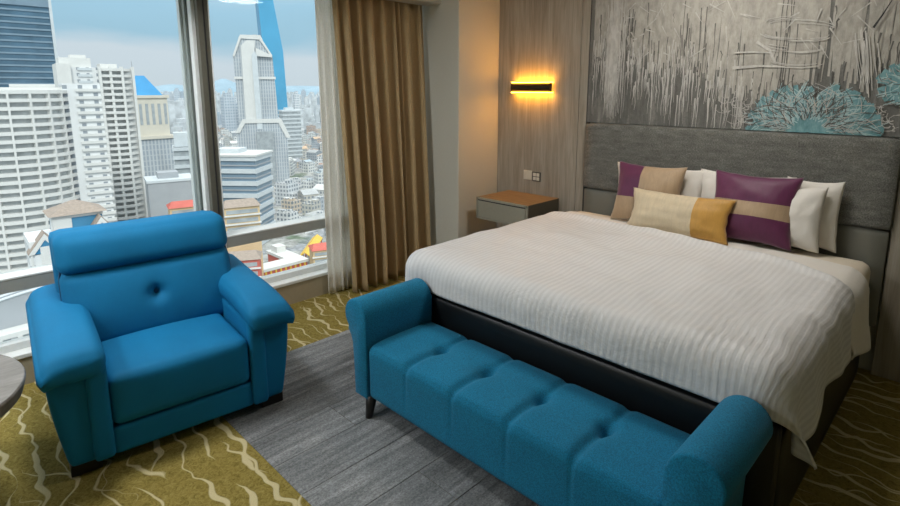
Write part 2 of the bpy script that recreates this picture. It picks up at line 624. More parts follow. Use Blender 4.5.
class Strokes:
    def __init__(s):
        s.bm = bmesh.new()
        layer[0] += 1
        s.y = AY - HY - 0.0005 - 1e-5 * layer[0]
    def poly(s, pts):
        pts = [(min(max(x - AX0, 0.003), AX1 - AX0 - 0.003), min(max(z - AZ0, 0.003), AZ1 - AZ0 - 0.003)) for x, z in pts]
        s.bm.faces.new([s.bm.verts.new((x, s.y, z)) for x, z in pts])
    def line(s, pts, w0, w1):
        layer[0] += 1
        s.y = AY - HY - 0.0005 - 1e-5 * layer[0]
        n = len(pts)
        L = []
        for i, (x, z) in enumerate(pts):
            a, b = pts[max(i - 1, 0)], pts[min(i + 1, n - 1)]
            dx, dz = b[0] - a[0], b[1] - a[1]
            d = math.hypot(dx, dz) or 1
            w = (w0 + (w1 - w0) * i / (n - 1)) * (0.8 + 0.4 * rs.random()) / 2
            L.append(((x - dz / d * w, z + dx / d * w), (x + dz / d * w, z - dx / d * w)))
        for (a, b), (c, d) in zip(L, L[1:]):
            s.poly((a, b, d, c))
    def done(s, m):
        o = obj('paint_strokes', s.bm, m, art)
        o['kind'] = 'stuff'
        return o
def env(x):      # lower edge of the pale upper field
    t = (x - AX0)
    return 1.86 + 0.13 * math.sin(t * 3.1 + 0.5) + 0.07 * math.sin(t * 9.0) - 0.10 * math.exp(-((t - 0.85) / 0.25) ** 2)
s = Strokes()
for i in range(420):
    x = AX0 + 0.05 + rs.random() * 1.93
    if x > -0.85 and rs.random() < 0.35:
        continue
    top = 2.74 - rs.random() * 0.15
    lo = env(x) + rs.gauss(0, 0.06)
    w = 0.014 + rs.random() * 0.045
    s.line([(x + rs.gauss(0, .004), top + (lo - top) * t / 5) for t in range(6)], w, w * 0.35)
s.done(M['art_pale'])
s = Strokes()
for i in range(70):
    x = AX0 + 0.03 + rs.random() * 1.95
    z1 = env(x) + 0.12 + rs.gauss(0, 0.12)
    ln = 0.05 + rs.random() * 0.26
    s.line([(x + rs.gauss(0, .003), z1 - ln * t / 4) for t in range(5)], 0.004 + 0.006 * rs.random(), 0.001)
for cx in (-2.10, -2.04, -1.62, -1.50, -0.98):
    for i in range(12):
        x = cx + rs.gauss(0, 0.03)
        z1 = 2.3 - rs.random() * 0.5
        s.line([(x + rs.gauss(0, .004), z1 - (0.2 + 0.3 * (i % 3)) * t / 4) for t in range(5)], 0.006, 0.002)
s.done(M['art_dark'])
s = Strokes()
for i in range(210):
    x = AX0 + 0.03 + rs.random() * 1.2
    z1 = env(x) + rs.gauss(-0.02, 0.09)
    ln = 0.05 + rs.random() * 0.28
    s.line([(x + rs.gauss(0, .003), z1 - ln * t / 4) for t in range(5)], 0.004 + 0.007 * rs.random(), 0.0015)
for i in range(90):   # a dense white curtain of drips
    x = -2.16 + rs.gauss(0, 0.035)
    z1 = 1.95 + rs.random() * 0.5
    lo = 1.45 + rs.random() * 0.25
    s.line([(x + rs.gauss(0, .003), z1 + (lo - z1) * t / 5) for t in range(6)], 0.006, 0.002)
for i in range(90):   # slanted flicks
    x = AX0 + 0.1 + rs.random() * 1.8
    z = 1.95 + rs.random() * 0.6
    a = rs.choice((-0.5, 0.5, -1.0, 1.2)) + rs.gauss(0, 0.2)
    ln = 0.04 + rs.random() * 0.09
    s.line([(x + math.sin(a) * ln * t / 3, z - math.cos(a) * ln * t / 3) for t in range(4)], 0.009, 0.002)
def pstroke(pts, w0, w1):
    s.line([(p.x, p.z) for p in (on_y(a, b, AY) for a, b in pts)], w0, w1)
def arcpx(cx, cy, rx, ry, a0, a1, w):
    pstroke([(cx + rx * math.cos(math.radians(a0 + (a1 - a0) * t / 12)), cy + ry * math.sin(math.radians(a0 + (a1 - a0) * t / 12))) for t in range(13)], w, w * 0.6)
for dy, rx, a0, a1 in ((24, 32, 185, 260), (27, 36, 275, 350), (33, 37, 160, 100), (35, 34, 85, 20), (45, 32, 165, 120), (46, 30, 100, 30), (62, 28, 150, 40)):
    for q in range(4):
        arcpx(798 + rs.gauss(0, 2), dy + rs.gauss(0, 1.5), rx, 5 + rs.random() * 2, a0 + rs.gauss(0, 12), a1 + rs.gauss(0, 12), 0.0045)
pstroke([(733, 68), (760, 66), (785, 67)], 0.02, 0.01)
pstroke([(735, 53), (752, 52), (770, 53)], 0.012, 0.006)
pstroke([(757, 42), (770, 50), (775, 62)], 0.02, 0.012)
for q in range(16):
    xo = rs.gauss(0, 5)
    pstroke([(864 + xo, 25 + rs.random() * 20), (866 + xo, 60), (868 + xo + rs.gauss(0, 2), 80 + rs.random() * 18)], 0.006, 0.003)
for i in range(70):   # tangled strokes left and right of the burst
    cx, cy = rs.choice(((742, 108), (745, 116), (870, 120), (880, 112), (856, 124), (886, 122)))
    x, y = cx + rs.gauss(0, 9), cy + rs.gauss(0, 6)
    a = rs.random() * PI
    pstroke([(x + math.cos(a + 0.5 * t) * 3 * t, min(131, y + math.sin(a + 0.5 * t) * 2.2 * t)) for t in range(5)], 0.006, 0.002)
s.done(M['art_white'])
def burst(cx, cy, R, n, a0, a1):
    base = Strokes()
    c = on_y(cx, cy, AY)
    for i in range(n):
        a = math.radians(a0 + (a1 - a0) * rs.random())
        r1 = R * (0.45 + 0.6 * rs.random()) * (1.0 if abs(math.cos(a)) > 0.4 else 0.88)
        r0 = R * 0.02
        b = rs.gauss(0, 0.25)
        base.line([(c.x + math.cos(a + b * t / 6) * (r0 + (r1 - r0) * t / 6), c.z + 0.86 * math.sin(a + b * t / 6) * (r0 + (r1 - r0) * t / 6)) for t in range(7)], 0.022, 0.030)
    base.done(M['art_teal'])
    for n2, mt, w in ((int(n * 0.9), 'art_lteal', 0.006), (int(n * 0.40), 'art_dark', 0.005), (int(n * 0.22), 'art_white', 0.004)):
        st = Strokes()
        for i in range(n2):
            a = math.radians(a0 + (a1 - a0) * rs.random())
            r0 = R * (0.25 + 0.6 * rs.random())
            r1 = r0 + R * (0.08 + 0.22 * rs.random())
            b = rs.gauss(0, 0.2)
            st.line([(c.x + math.cos(a + b * t / 4) * (r0 + (r1 - r0) * t / 4), c.z + 0.86 * math.sin(a + b * t / 4) * (r0 + (r1 - r0) * t / 4)) for t in range(5)], w, 0.002)
        st.done(M[mt])
burst(808, 133, 0.355, 330, 2, 178)
burst(912, 84, 0.155, 90, 40, 320)
s = Strokes()
pstroke([(893, 0), (884, 14), (874, 28)], 0.006, 0.012)
s.done(M['art_black'])

# ------------------------------------------------------------------ bed
BX0, BX1, BY0, BY1 = -2.40, -0.405, 2.0, 3.90
M['mattress'] = fabric('cream_fitted_sheet', (0.70, 0.62, 0.50), 0.04, 300, 0.08, 0.85, 0.1, 0.05)
def linen(name, col, stripes=True):
    k = N(name)
    uvn = k.n('TexCoord')
    sep = k.n('SeparateXYZ')
    k.l(uvn.outputs['UV'], sep.inputs[0])
    w = k.math('SINE', k.math('MULTIPLY', sep.outputs[0], 2 * PI / 0.030))
    st = k.math('MULTIPLY_ADD', w, 0.5, 0.5)
    st = k.math('SMOOTH_MIN', k.math('SMOOTH_MAX', k.math('MULTIPLY_ADD', st, 2.0, -0.5), 0.0, 0.2), 1.0, 0.2)
    wr = k.noise(k.coord('Object', (1, 1, 1)), 5, 4, 0.55, 0.4)
    if stripes:
        c = k.mix(st, tuple(x * 0.915 for x in col), col)
        k.set(c, k.math('MULTIPLY_ADD', st, -0.25, 0.75), 0, 0.35, 0.1)
        k.bump(k.math('ADD', k.math('MULTIPLY', st, 0.075), wr), 0.6, 0.02)
    else:
        k.set(col, 0.75, 0, 0.3, 0.1)
        k.bump(wr, 0.5, 0.02)
    return k.m
M['duvet'] = linen('white_sateen_stripe', (0.65, 0.65, 0.65))
M['sheet'] = linen('white_plain_linen', (0.73, 0.70, 0.65), False)

bed = thing('platform_bed', 'black leatherette platform bed under the white duvet', 'bed', ((BX0 + BX1) / 2, 2.95, 0))
def bl(bm):
    bmesh.ops.translate(bm, verts=bm.verts, vec=(-(BX0 + BX1) / 2, -2.95, 0)); return bm
obj('base', bl(puff(BX0 + 0.01, BX1 - 0.0, BY0 + 0.06, BY1, 0.0, 0.50, 0.02, nx=10, ny=10, nz=8)), M['black'], bed, True)
obj('foot_rail', bl(puff(BX0, BX1 + 0.005, BY0, BY0 + 0.075, 0.03, 0.542, 0.022, nx=14, ny=8, nz=12)), M['black'], bed, True)
def mat_fn(p, t):
    q = p.copy()
    q.z += 0.012 * (1 - t.x ** 4) * (1 - t.y ** 4) * max(0, t.z)
    return q
mt = obj('mattress', puff(BX0 + 0.02, BX1 - 0.005, BY0 + 0.08, BY1, 0.502, 0.712, 0.06, nx=24, ny=24, nz=10, fn=mat_fn), M['mattress'], None, True)
tag(mt, 'thick mattress in cream fitted sheet showing at the head end', 'mattress')

XC, RW = (BX0 + BX1) / 2, 0.125
W0 = (BX1 - BX0) / 2 - RW + 0.03
def nz3(x, y, z, s):
    return noise.noise(Vector((x * s, y * s, z * s)))
def over(sv):
    """overflow length -> (outward, drop) around a rounded edge"""
    q = RW * PI / 2
    if sv < q:
        a = sv / RW
        return RW * math.sin(a), RW * (1 - math.cos(a))
    return RW, RW + (sv - q)
def drape(a, y, z0, yf, side_flare=0.03):
    if a < 0:
        a = max(a * 0.985, a)
    da = max(0.0, abs(a) - W0)
    db = max(0.0, yf + RW - y)
    sg = 1 if a >= 0 else -1
    sv = (da ** 3.2 + db ** 3.2) ** (1 / 3.2)
    out, drop = over(sv)
    if sv < 1e-9:
        return Vector((XC + a, y, z0))
    dd = math.hypot(da, db)
    cx, cy = da / dd, db / dd
    corner = 4 * cx * cx * cy * cy
    hang = max(0.0, drop - RW)
    out += hang * (side_flare * (1 if sg < 0 or cx < 0.7 else 3.0) + (0.16 if sg > 0 else 0.03) * corner)
    out += 0.012 * cx * math.sin(y * 11 + 1.3) * min(1, hang / 0.2) + 0.006 * cy * math.sin(a * 9) * min(1, hang / .15)
    bxx = max(-W0, min(W0, a))
    byy = max(yf + RW, y)
    swing = corner * min(1.0, hang / 0.25) if sg > 0 else 0.0
    return Vector((XC + bxx + sg * out * cx + 0.060 * swing, byy - out * cy + 0.115 * swing, z0 - drop))
DYF = 1.995
def fold_y(a):
    t = (a + 1.0) / 2.0
    base = 3.47 + 0.06 * math.sin(t * PI) - 0.20 * t
    return base - 0.16 * max(0, (a - 0.55)) ** 1.3
LA, RA = -(W0 + 0.375), W0 + 0.385
FY = DYF + RW - 0.272
def duvet_fn(u, v):
    yv = FY + 1.62 * v
    a = LA + (RA + 0.040 * math.exp(-((yv - 2.02) / 0.38) ** 2) - LA) * u
    ye = fold_y(a)
    y = FY + (ye - FY) * v
    p = drape(a, y, 0.765, DYF)
    top = max(0.0, 1 - max(0, abs(a) - W0) / 0.1) * max(0.0, 1 - max(0, DYF + RW - y) / 0.1)
    p.z += top * (0.018 * nz3(p.x, p.y, 0.3, 2.6) + 0.009 * nz3(p.x, p.y, 1.3, 7.0))
    k = 1 - top
    p.x += k * 0.016 * nz3(p.x, p.y * 1.0, p.z * .5, 7.0)
    p.y += k * 0.008 * nz3(p.x + 5, p.y, p.z * .4, 6.0)
    # rolled hem at the head end
    d = ye - y
    p.z += 0.024 * math.exp(-((d - 0.055) / 0.042) ** 2) * top
    if d < 0.03:
        p.z -= 0.026 * (1 - d / 0.03) ** 1.5 * top
    return p
def duvet_uv(u, v):
    a = LA + (RA - LA) * u
    return (a, v * 1.8)
dv = obj('duvet', surf(duvet_fn, 170, 130, duvet_uv), M['duvet'], None, True)
tag(dv, 'white striped duvet draped over the bed with a hanging corner', 'duvet')
sm = dv.modifiers.new('thickness', 'SOLIDIFY'); sm.thickness = 0.012; sm.offset = -1

SL, SR = -(W0 + 0.30), W0 + 0.44
def sheet_fn(u, v):
    sr = SR - 0.16 * max(0.0, 1 - v / 0.4)
    a = SL + (sr - SL) * u
    y0 = fold_y(a) - 0.16
    y1 = 3.70 - 0.10 * max(0, min(1, (a - 0.2) / 0.8))
    y = y0 + (y1 - y0) * v
    p = drape(a, y, 0.738, 1.0, 0.045)
    p.x += 0.012 * math.sin(y * 19) * max(0, min(1, (0.68 - p.z) / 0.2))
    top = 1 if abs(a) < W0 else 0
    p.z += top * 0.006 * nz3(p.x, p.y, 0.9, 8.0)
    if v > 0.97:
        p.z -= 0.012 * (v - 0.97) / 0.03
    return p
def sheet_uv(u, v):
    return (SL + (SR - SL) * u, v)
sh = obj('bed_sheet', surf(sheet_fn, 120, 30, sheet_uv), M['sheet'], None, True)
tag(sh, 'plain white top sheet turned back below the pillows', 'sheet')
sm = sh.modifiers.new('thickness', 'SOLIDIFY'); sm.thickness = 0.006; sm.offset = -1

# ------------------------------------------------------------------ pillows and cushions
def pillow_bm(W, Hh, T, n=28, pick=None, ear=0.07, seed=0):
    bm = bmesh.new()
    def pos(u, v, s):
        fx = 1 - ear * (1 - v * v) + 0.016 * nz3(v, seed, u, 3.5)
        fz = 1 - ear * (1 - u * u) + 0.022 * nz3(u, seed + 7, v, 3.5)
        e = max(0.0, (1 - u ** 4) * (1 - v ** 4))
        th = T / 2 * (max(0.0, (1 - u * u) * (1 - v * v)) ** 0.42) * (0.85 + 0.15 * e)
        w = (0.012 * nz3(u + seed, v, s * 2.0, 2.4) + 0.005 * nz3(u * 2.5 + seed, v, s * 2.0, 4.0)) * e
        return Vector((W / 2 * u * fx, s * (th + w), Hh / 2 + Hh / 2 * v * fz))
    g = {}
    for s in (-1, 1):
        for i in range(n + 1):
            for j in range(n + 1):
                u = math.sin((i / n * 2 - 1) * PI / 2) * 0.4 + (i / n * 2 - 1) * 0.6
                v = math.sin((j / n * 2 - 1) * PI / 2) * 0.4 + (j / n * 2 - 1) * 0.6
                edge = i in (0, n) or j in (0, n)
                if edge and s == 1:
                    g[s, i, j] = g[-1, i, j]
                else:
                    g[s, i, j] = bm.verts.new(pos(u, v, s))
                    g['uv', s, i, j] = (u, v)
        for i in range(n):
            for j in range(n):
                f = bm.faces.new((g[s, i, j], g[s, i + 1, j], g[s, i + 1, j + 1], g[s, i, j + 1]))
                if pick:
                    a, b = g['uv', -1, i, j]
                    c, d = g['uv', -1, i + 1, j + 1]
                    f.material_index = pick((a + c) / 2, (b + d) / 2)
    return bm
def cushion(name, W, Hh, T, loc, lean, rz, mats, label, cat, roll=0, pick=None, seed=0, group=None, ear=0.095, n=28):
    o = obj(name, pillow_bm(W, Hh, T, n, pick, ear, seed), mats, None, True)
    o.rotation_mode = 'XYZ'
    o.matrix_world = Matrix.Translation(loc) @ Matrix.Rotation(rz, 4, 'Z') @ Matrix.Rotation(-lean, 4, 'X') @ Matrix.Rotation(roll, 4, 'Y')
    tag(o, label, cat, group)
    return o
def silk(name, col, bump=0.25):
    k = N(name)
    v = k.coord('Object', (1, 1, 1))
    f = k.noise(v, 380, 2, 0.6)
    g = k.noise(k.coord('Object', (20, 20, 4)), 2, 4, 0.6, 1.0)
    c = k.ramp(k.math('ADD', k.math('MULTIPLY', f, 0.4), k.math('MULTIPLY', g, 0.6)), [(0.3, tuple(x * 0.82 for x in col)), (0.7, tuple(min(1, x * 1.12) for x in col))])
    k.set(c, 0.5, 0, 0.4, 0.3)
    k.bump(k.math('ADD', f, g), bump, 0.002)
    return k.m
M['pillow'] = linen('white_pillow_cotton', (0.74, 0.71, 0.66), False)
M['purple'] = silk('plum_silk', (0.105, 0.014, 0.062))
M['beige'] = silk('beige_silk', (0.42, 0.30, 0.185))
M['cream'] = silk('cream_crinkled_silk', (0.62, 0.52, 0.36), 0.5)
M['mustard'] = silk('mustard_silk', (0.52, 0.28, 0.055))
SZ = 0.742
cushion('bed_pillow', 0.68, 0.42, 0.13, (-1.69, 3.800, SZ - 0.01), 0.11, 0.0, M['pillow'], 'white pillow against the headboard behind the plum and beige cushion', 'pillow', seed=1)
cushion('bed_pillow', 0.58, 0.43, 0.13, (-1.12, 3.805, SZ - 0.01), 0.10, 0.0, M['pillow'], 'white pillow against the headboard behind the beige banded plum cushion', 'pillow', seed=4)
cushion('bed_pillow', 0.30, 0.43, 0.10, (-0.735, 3.845, SZ - 0.01), 0.04, 0.0, M['pillow'], 'white pillow standing at the headboard, rearmost at the sheet corner', 'pillow', seed=2)
cushion('bed_pillow', 0.30, 0.40, 0.14, (-0.80, 3.720, SZ - 0.005), 0.16, 0.05, M['pillow'], 'white pillow leaning between the plum banded cushion and the rearmost pillow', 'pillow', seed=3)
cushion('throw_cushion', 0.50, 0.44, 0.16, (-1.71, 3.655, SZ), 0.24, 0.02, [M['purple'], M['beige']], 'square cushion with plum corner patch and beige panels', 'cushion',
        pick=lambda u, v: 0 if (u < -0.18 and v > -0.15) else 1, seed=6)
cushion('throw_cushion', 0.50, 0.45, 0.17, (-1.025, 3.645, SZ), 0.28, 0.03, [M['purple'], M['beige']], 'square plum cushion with a beige band across the middle', 'cushion',
        pick=lambda u, v: 1 if -0.22 < v < 0.14 else 0, seed=8)
cushion('lumbar_cushion', 0.68, 0.29, 0.13, (-1.425, 3.510, SZ), 0.36, 0.03, [M['cream'], M['mustard']], 'long lumbar cushion, cream with a mustard end', 'cushion',
        pick=lambda u, v: 1 if u > 0.36 else 0, seed=10)

# ------------------------------------------------------------------ bench at the foot of the bed
M['bench'] = fabric('teal_blue_weave', (0.004, 0.150, 0.275), 0.32, 230, 0.45, 0.85, 0.05, 0.08)
BNX = -1.36
bench = thing('foot_bench', 'teal blue tufted bench with rolled arms at the foot of the bed', 'bench', (BNX, 1.755, 0))
TUFT = [-1.83, -1.525, -1.22, -0.92]
def seat_fn(p, t):
    q = p.copy()
    front = max(0, -t.y)
    if t.z > -0.9:
        wz = max(0.0, min(1.0, (t.z + 0.2) / 0.9))
        crown = 0.020 * (1 - t.y ** 4)
        dz = 0.0
        for i, tx in enumerate(TUFT):
            dx = p.x - tx
            dz -= 0.020 * math.exp(-(dx / 0.022) ** 2) * (1.0 if p.y < 1.79 else 0.6)
            dz -= 0.040 * math.exp(-((dx / 0.030) ** 2 + ((p.y - 1.775) / 0.036) ** 2))
            dz -= 0.012 * math.exp(-((dx / 0.08) ** 2 + ((p.y - 1.775) / 0.085) ** 2))
        if t.z > 0.2:
            q.z += (dz + crown) * wz
        if t.y < -0.5:
            g = sum(math.exp(-((p.x - tx) / 0.010) ** 2) for tx in TUFT)
            q.y += 0.004 * g * min(1, (t.z + 1) / 1.2)
    return q
def bn(bm):
    bmesh.ops.translate(bm, verts=bm.verts, vec=(-BNX, -1.755, 0)); return bm
obj('seat', bn(puff(-2.125, -0.588, 1.53, 1.985, 0.125, 0.405, 0.028, nx=260, ny=44, nz=14, fn=seat_fn)), M['bench'], bench, True)
def arm_profile(sgn, xin):
    """rolled arm outline, xin = inner face; sgn -1 for the arm whose roll points to -x"""
    cx, cz, r = xin + sgn * 0.092, 0.548, 0.090
    pts = [(xin, 0.112), (xin, 0.50)]
    for i in range(0, 23):
        a = math.radians(5 + (232) * i / 22)
        pts.append((cx - sgn * r * math.cos(a), cz + r * math.sin(a)))
    pts += [(xin + sgn * 0.116, 0.44), (xin + sgn * 0.114, 0.40), (xin + sgn * 0.112, 0.112)]
    return pts if sgn > 0 else pts[::-1]
for sgn, xin in ((-1, -2.122), (1, -0.592)):
    bm = bmesh.new()
    prism_y(bm, arm_profile(sgn, xin), 1.522, 1.982, bev=0.012, seg=3)
    o = obj('armrest', bn(bm), M['bench'], bench, True)
    for p in o.data.polygons:
        p.use_smooth = True
for lx, ly in ((-2.13, 1.555), (-0.58, 1.555), (-2.13, 1.95), (-0.58, 1.95)):
    bm = bmesh.new()
    sx = -0.012 if lx < -1 else 0.012
    sy = -0.012 if ly < 1.7 else 0.008
    cyl(bm, (lx + sx, ly + sy, 0.003), (lx, ly, 0.13), 0.019, 0.030, 16)
    obj('leg', bn(bm), M['black_leg'], bench, True)

# ------------------------------------------------------------------ armchair
M['chair'] = fabric('bright_blue_upholstery', (0.002, 0.160, 0.345), 0.14, 500, 0.2, 0.75, 0.0, 0.08)
M['piping'] = plain('dark_blue_piping', (0.003, 0.055, 0.13), 0.7)
CH = thing('armchair', 'bright blue upholstered armchair with pillow arms by the window', 'armchair', (-2.628, 0.816, 0), math.radians(-5.8) + PI / 2 - PI / 2)
# local axes: x = forward (towards the room), y = across
def seatc(p, t):
    q = p.copy()
    if t.z > 0:
        q.z += 0.018 * (1 - t.x ** 2) * (1 - t.y ** 2)
    if t.x > 0.9:
        q.x += 0.010 * (1 - t.y ** 2) * (1 - t.z ** 2)
    return q
obj('seat_cushion', puff(-0.56, 0.020, -0.312, 0.312, 0.19, 0.435, 0.040, nx=20, ny=20, nz=12, fn=seatc), M['chair'], CH, True)
obj('front_rail', puff(-0.05, 0.008, -0.315, 0.315, 0.055, 0.188, 0.012, nx=6, ny=14, nz=8), M['chair'], CH, True)
obj('seat_frame', box(-0.78, -0.05, -0.33, 0.33, 0.06, 0.185), M['chair'], CH)
for sg in (-1, 1):
    # body of the arm, wider towards the top
    def body(p, t, sg=sg):
        q = p.copy()
        k = (p.z - 0.055) / 0.45
        outer = max(0.0, sg * t.y)
        q.y += sg * outer * (0.050 * math.sin(min(1, max(0, k)) * PI / 2))
        q.x += 0.0
        return q
    y0, y1 = sorted((sg * 0.318, sg * 0.485))
    obj('arm_body', puff(-0.86, 0.0, y0, y1, 0.055, 0.53, 0.025, nx=14, ny=8, nz=14, fn=body), M['chair'], CH, True)
    y0, y1 = sorted((sg * 0.310, sg * 0.560))
    def pad(p, t, sg=sg):
        q = p.copy()
        o = sg * t.y
        q.z -= 0.040 * max(0, o) ** 2            # falls away to the outside
        q.z += 0.030 * max(0, -t.x) - 0.045 * max(0, t.x) ** 3
        q.z += 0.012 * (1 - t.y ** 2) * (1 - t.x ** 2)
        if t.z < 0:
            q.z += 0.02 * max(0, o)
        return q
    obj('arm_pad', puff(-0.90, 0.060, y0, y1, 0.505, 0.628, 0.052, nx=24, ny=14, nz=12, fn=pad), M['chair'], CH, True)
    y0, y1 = sorted((sg * 0.312, sg * 0.395))
    obj('arm_front_band', puff(-0.04, 0.024, y0, y1, 0.055, 0.57, 0.020, nx=8, ny=8, nz=16), M['chair'], CH, True)
def lean(q):
    q.x -= 0.36 * (q.z - 0.42)
    return q
def backc(p, t):
    q = p.copy()
    if t.x > 0:
        b = (1 - t.y ** 4) * (1 - t.z ** 2)
        q.x += 0.035 * b
        q.x -= 0.045 * math.exp(-((p.y / 0.036) ** 2 + ((p.z - 0.615) / 0.036) ** 2))
        q.x -= 0.012 * math.exp(-(p.y / 0.02) ** 2) * max(0, 1 - abs(p.z - 0.615) / 0.14)
    return lean(q)
def headc(p, t):
    q = p.copy()
    if t.x > 0:
        q.x += 0.024 * (1 - t.y ** 4) * (1 - (t.z * 0.9) ** 2)
    return lean(q)
obj('back_cushion', puff(-0.60, -0.42, -0.415, 0.415, 0.40, 0.785, 0.055, nx=12, ny=40, nz=30, fn=backc), M['chair'], CH, True)
obj('headrest', puff(-0.615, -0.405, -0.422, 0.422, 0.765, 0.968, 0.060, nx=12, ny=24, nz=16, fn=headc), M['chair'], CH, True)
def shell(p, t):
    return lean(p.copy())
obj('back_shell', puff(-0.73, -0.585, -0.425, 0.425, 0.06, 0.945, 0.035, nx=8, ny=10, nz=14, fn=lambda p, t: lean(p.copy()) if p.z > 0.42 else p), M['chair'], CH, True)
for sg in (-1, 1):
    bm = bmesh.new()
    pts = []
    for i in range(15):
        z = 0.52 + 0.41 * i / 14
        dent = 0.012 * math.exp(-((z - 0.775) / 0.02) ** 2)
        pts.append(lean(Vector((-0.475 - dent, sg * (0.414 - dent), z))))
    tube(bm, pts, 0.005, 6)
    obj('piping', bm, M['piping'], CH, True)
bm = bmesh.new()
b0 = Vector((-0.42 - 0.36 * (0.615 - 0.42) - 0.012, 0, 0.615))
bmesh.ops.create_uvsphere(bm, u_segments=14, v_segments=8, radius=0.014, matrix=Matrix.Translation(b0) @ Matrix.Diagonal((0.5, 1, 1, 1)))
obj('button', bm, M['piping'], CH, True)
for fx in (-0.80, -0.075):
    for fy in (-0.425, 0.425):
        obj('foot', box(fx - 0.055, fx + 0.055, fy - 0.06, fy + 0.06, 0.003, 0.06, bev=0.004), M['black_leg'], CH)

# ------------------------------------------------------------------ round side table
M['stone'] = wood('grey_brown_table_top', (0.13, 0.115, 0.10), (0.20, 0.185, 0.165), (0.27, 0.25, 0.225), stretch=(8, 1.2, 8), rough=0.45)
TB = thing('side_table', 'round grey table with thick rim beside the armchair', 'table', (-2.767, -0.20, 0))
bm = bmesh.new()
lathe(bm, [(0.40, 0.487), (0.425, 0.490), (0.438, 0.535), (0.438, 0.543), (0.434, 0.549), (0.42, 0.55)], 72)
obj('table_top', bm, M['stone'], TB, False)
bm = bmesh.new()
lathe(bm, [(0.26, 0.0), (0.26, 0.012), (0.25, 0.018), (0.05, 0.022)], 48)
obj('base', bm, M['black_leg'], TB)
bm = bmesh.new()
lathe(bm, [(0.045, 0.022), (0.04, 0.10), (0.04, 0.42), (0.09, 0.487)], 32)
obj('column', bm, M['black_leg'], TB, True)

# ------------------------------------------------------------------ nightstand, sconce, switches
M['lacquer'] = plain('grey_green_lacquer', (0.30, 0.285, 0.225), 0.5, var=0.03)
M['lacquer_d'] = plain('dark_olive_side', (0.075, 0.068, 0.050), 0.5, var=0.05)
M['ns_top'] = wood('warm_brown_veneer', (0.17, 0.095, 0.035), (0.24, 0.145, 0.06), (0.31, 0.20, 0.09), stretch=(2, 14, 8), rough=0.45)
NSX = -2.89
ns = thing('nightstand', 'wall hung grey green nightstand with brown wooden top', 'nightstand', (NSX, 3.72, 0.572))
def nb(bm):
    bmesh.ops.translate(bm, verts=bm.verts, vec=(-NSX, -3.72, -0.572)); return bm
nx0, nx1, ny0, ny1, nz0, nz1 = -3.168, -2.610, 3.50, 3.948, 0.572, 0.762
b = bmesh.new()
bx(b, nx0, nx1, ny0, ny1, nz0, nz0 + 0.016, bev=0.0015)
bx(b, nx0, nx0 + 0.016, ny0, ny1, nz0, nz1 - 0.001, bev=0.0015)
bx(b, nx0, nx1, ny0, ny0 + 0.014, nz1 - 0.020, nz1, bev=0.0015)
bx(b, nx0 + 0.016, nx1 - 0.016, ny1 - 0.012, ny1, nz0, nz1 - 0.02)
bx(b, nx1 - 0.020, nx1 - 0.0005, ny0, ny0 + 0.016, nz0, nz1 - 0.001, bev=0.0015)
obj('body', nb(b), M['lacquer'], ns)
obj('side_panel', nb(box(nx1 - 0.016, nx1, ny0 + 0.017, ny1, nz0 + 0.001, nz1 - 0.001, bev=0.0015)), M['lacquer_d'], ns)
obj('top', nb(box(nx0 + 0.003, nx1 - 0.003, ny0 + 0.0145, ny1, nz1 - 0.016, nz1 + 0.001, bev=0.001)), M['ns_top'], ns)
obj('drawer', nb(box(nx0 + 0.022, nx1 - 0.023, ny0 - 0.001, ny0 + 0.36, nz0 + 0.018, nz1 - 0.030, bev=0.0015)), M['lacquer'], ns)
obj('shadow_gap', nb(box(nx0 + 0.016, nx1 - 0.020, ny0 + 0.004, ny0 + 0.012, nz1 - 0.030, nz1 - 0.020)), M['gasket'], ns)

M['bronze'] = plain('dark_bronze', (0.045, 0.030, 0.014), 0.35, 0.6, 0.5)
def emis(name, col, strength):
    k = N(name)
    e = k.n('Emission')
    e.inputs[0].default_value = (*col, 1)
    e.inputs[1].default_value = strength
    k.l(e.outputs[0], k.o.inputs[0])
    return k.m
M['amber'] = emis('amber_led', (1.0, 0.40, 0.03), 32)
SCX, SCZ = -2.905, 1.708
sc = thing('wall_sconce', 'dark bronze wall lamp glowing amber above and below', 'wall lamp', (SCX, 3.93, SCZ))
def sb(bm):
    bmesh.ops.translate(bm, verts=bm.verts, vec=(-SCX, -3.93, -SCZ)); return bm
sx0, sx1 = -3.113, -2.700
prof = []
b = bmesh.new()
# curved bronze shield, extruded along x
ring = []
for i in range(15):
    a = math.radians(-90 + 180 * i / 14)
    ring.append((3.905 - 0.026 * math.cos(a), SCZ + 0.041 * math.sin(a)))
ring += [(3.918, SCZ + 0.041), (3.918, SCZ - 0.041)]
va = [b.verts.new((sx0, y, z)) for y, z in ring]
vb = [b.verts.new((sx1, y, z)) for y, z in ring]
b.faces.new(va[::-1]); b.faces.new(vb)
for i in range(len(ring)):
    j = (i + 1) % len(ring)
    b.faces.new((va[i], va[j], vb[j], vb[i]))
obj('shield', sb(b), M['bronze'], sc)
obj('back_plate', sb(box(sx0 + 0.03, sx1 - 0.03, 3.918, 3.948, SCZ - 0.034, SCZ + 0.034)), M['bronze'], sc)
for s_ in (-1, 1):
    z = SCZ + s_ * 0.0435
    obj('led_strip', sb(box(sx0 + 0.004, sx1 - 0.004, 3.884, 3.944, z - 0.0025, z + 0.0025)), M['amber'], sc)

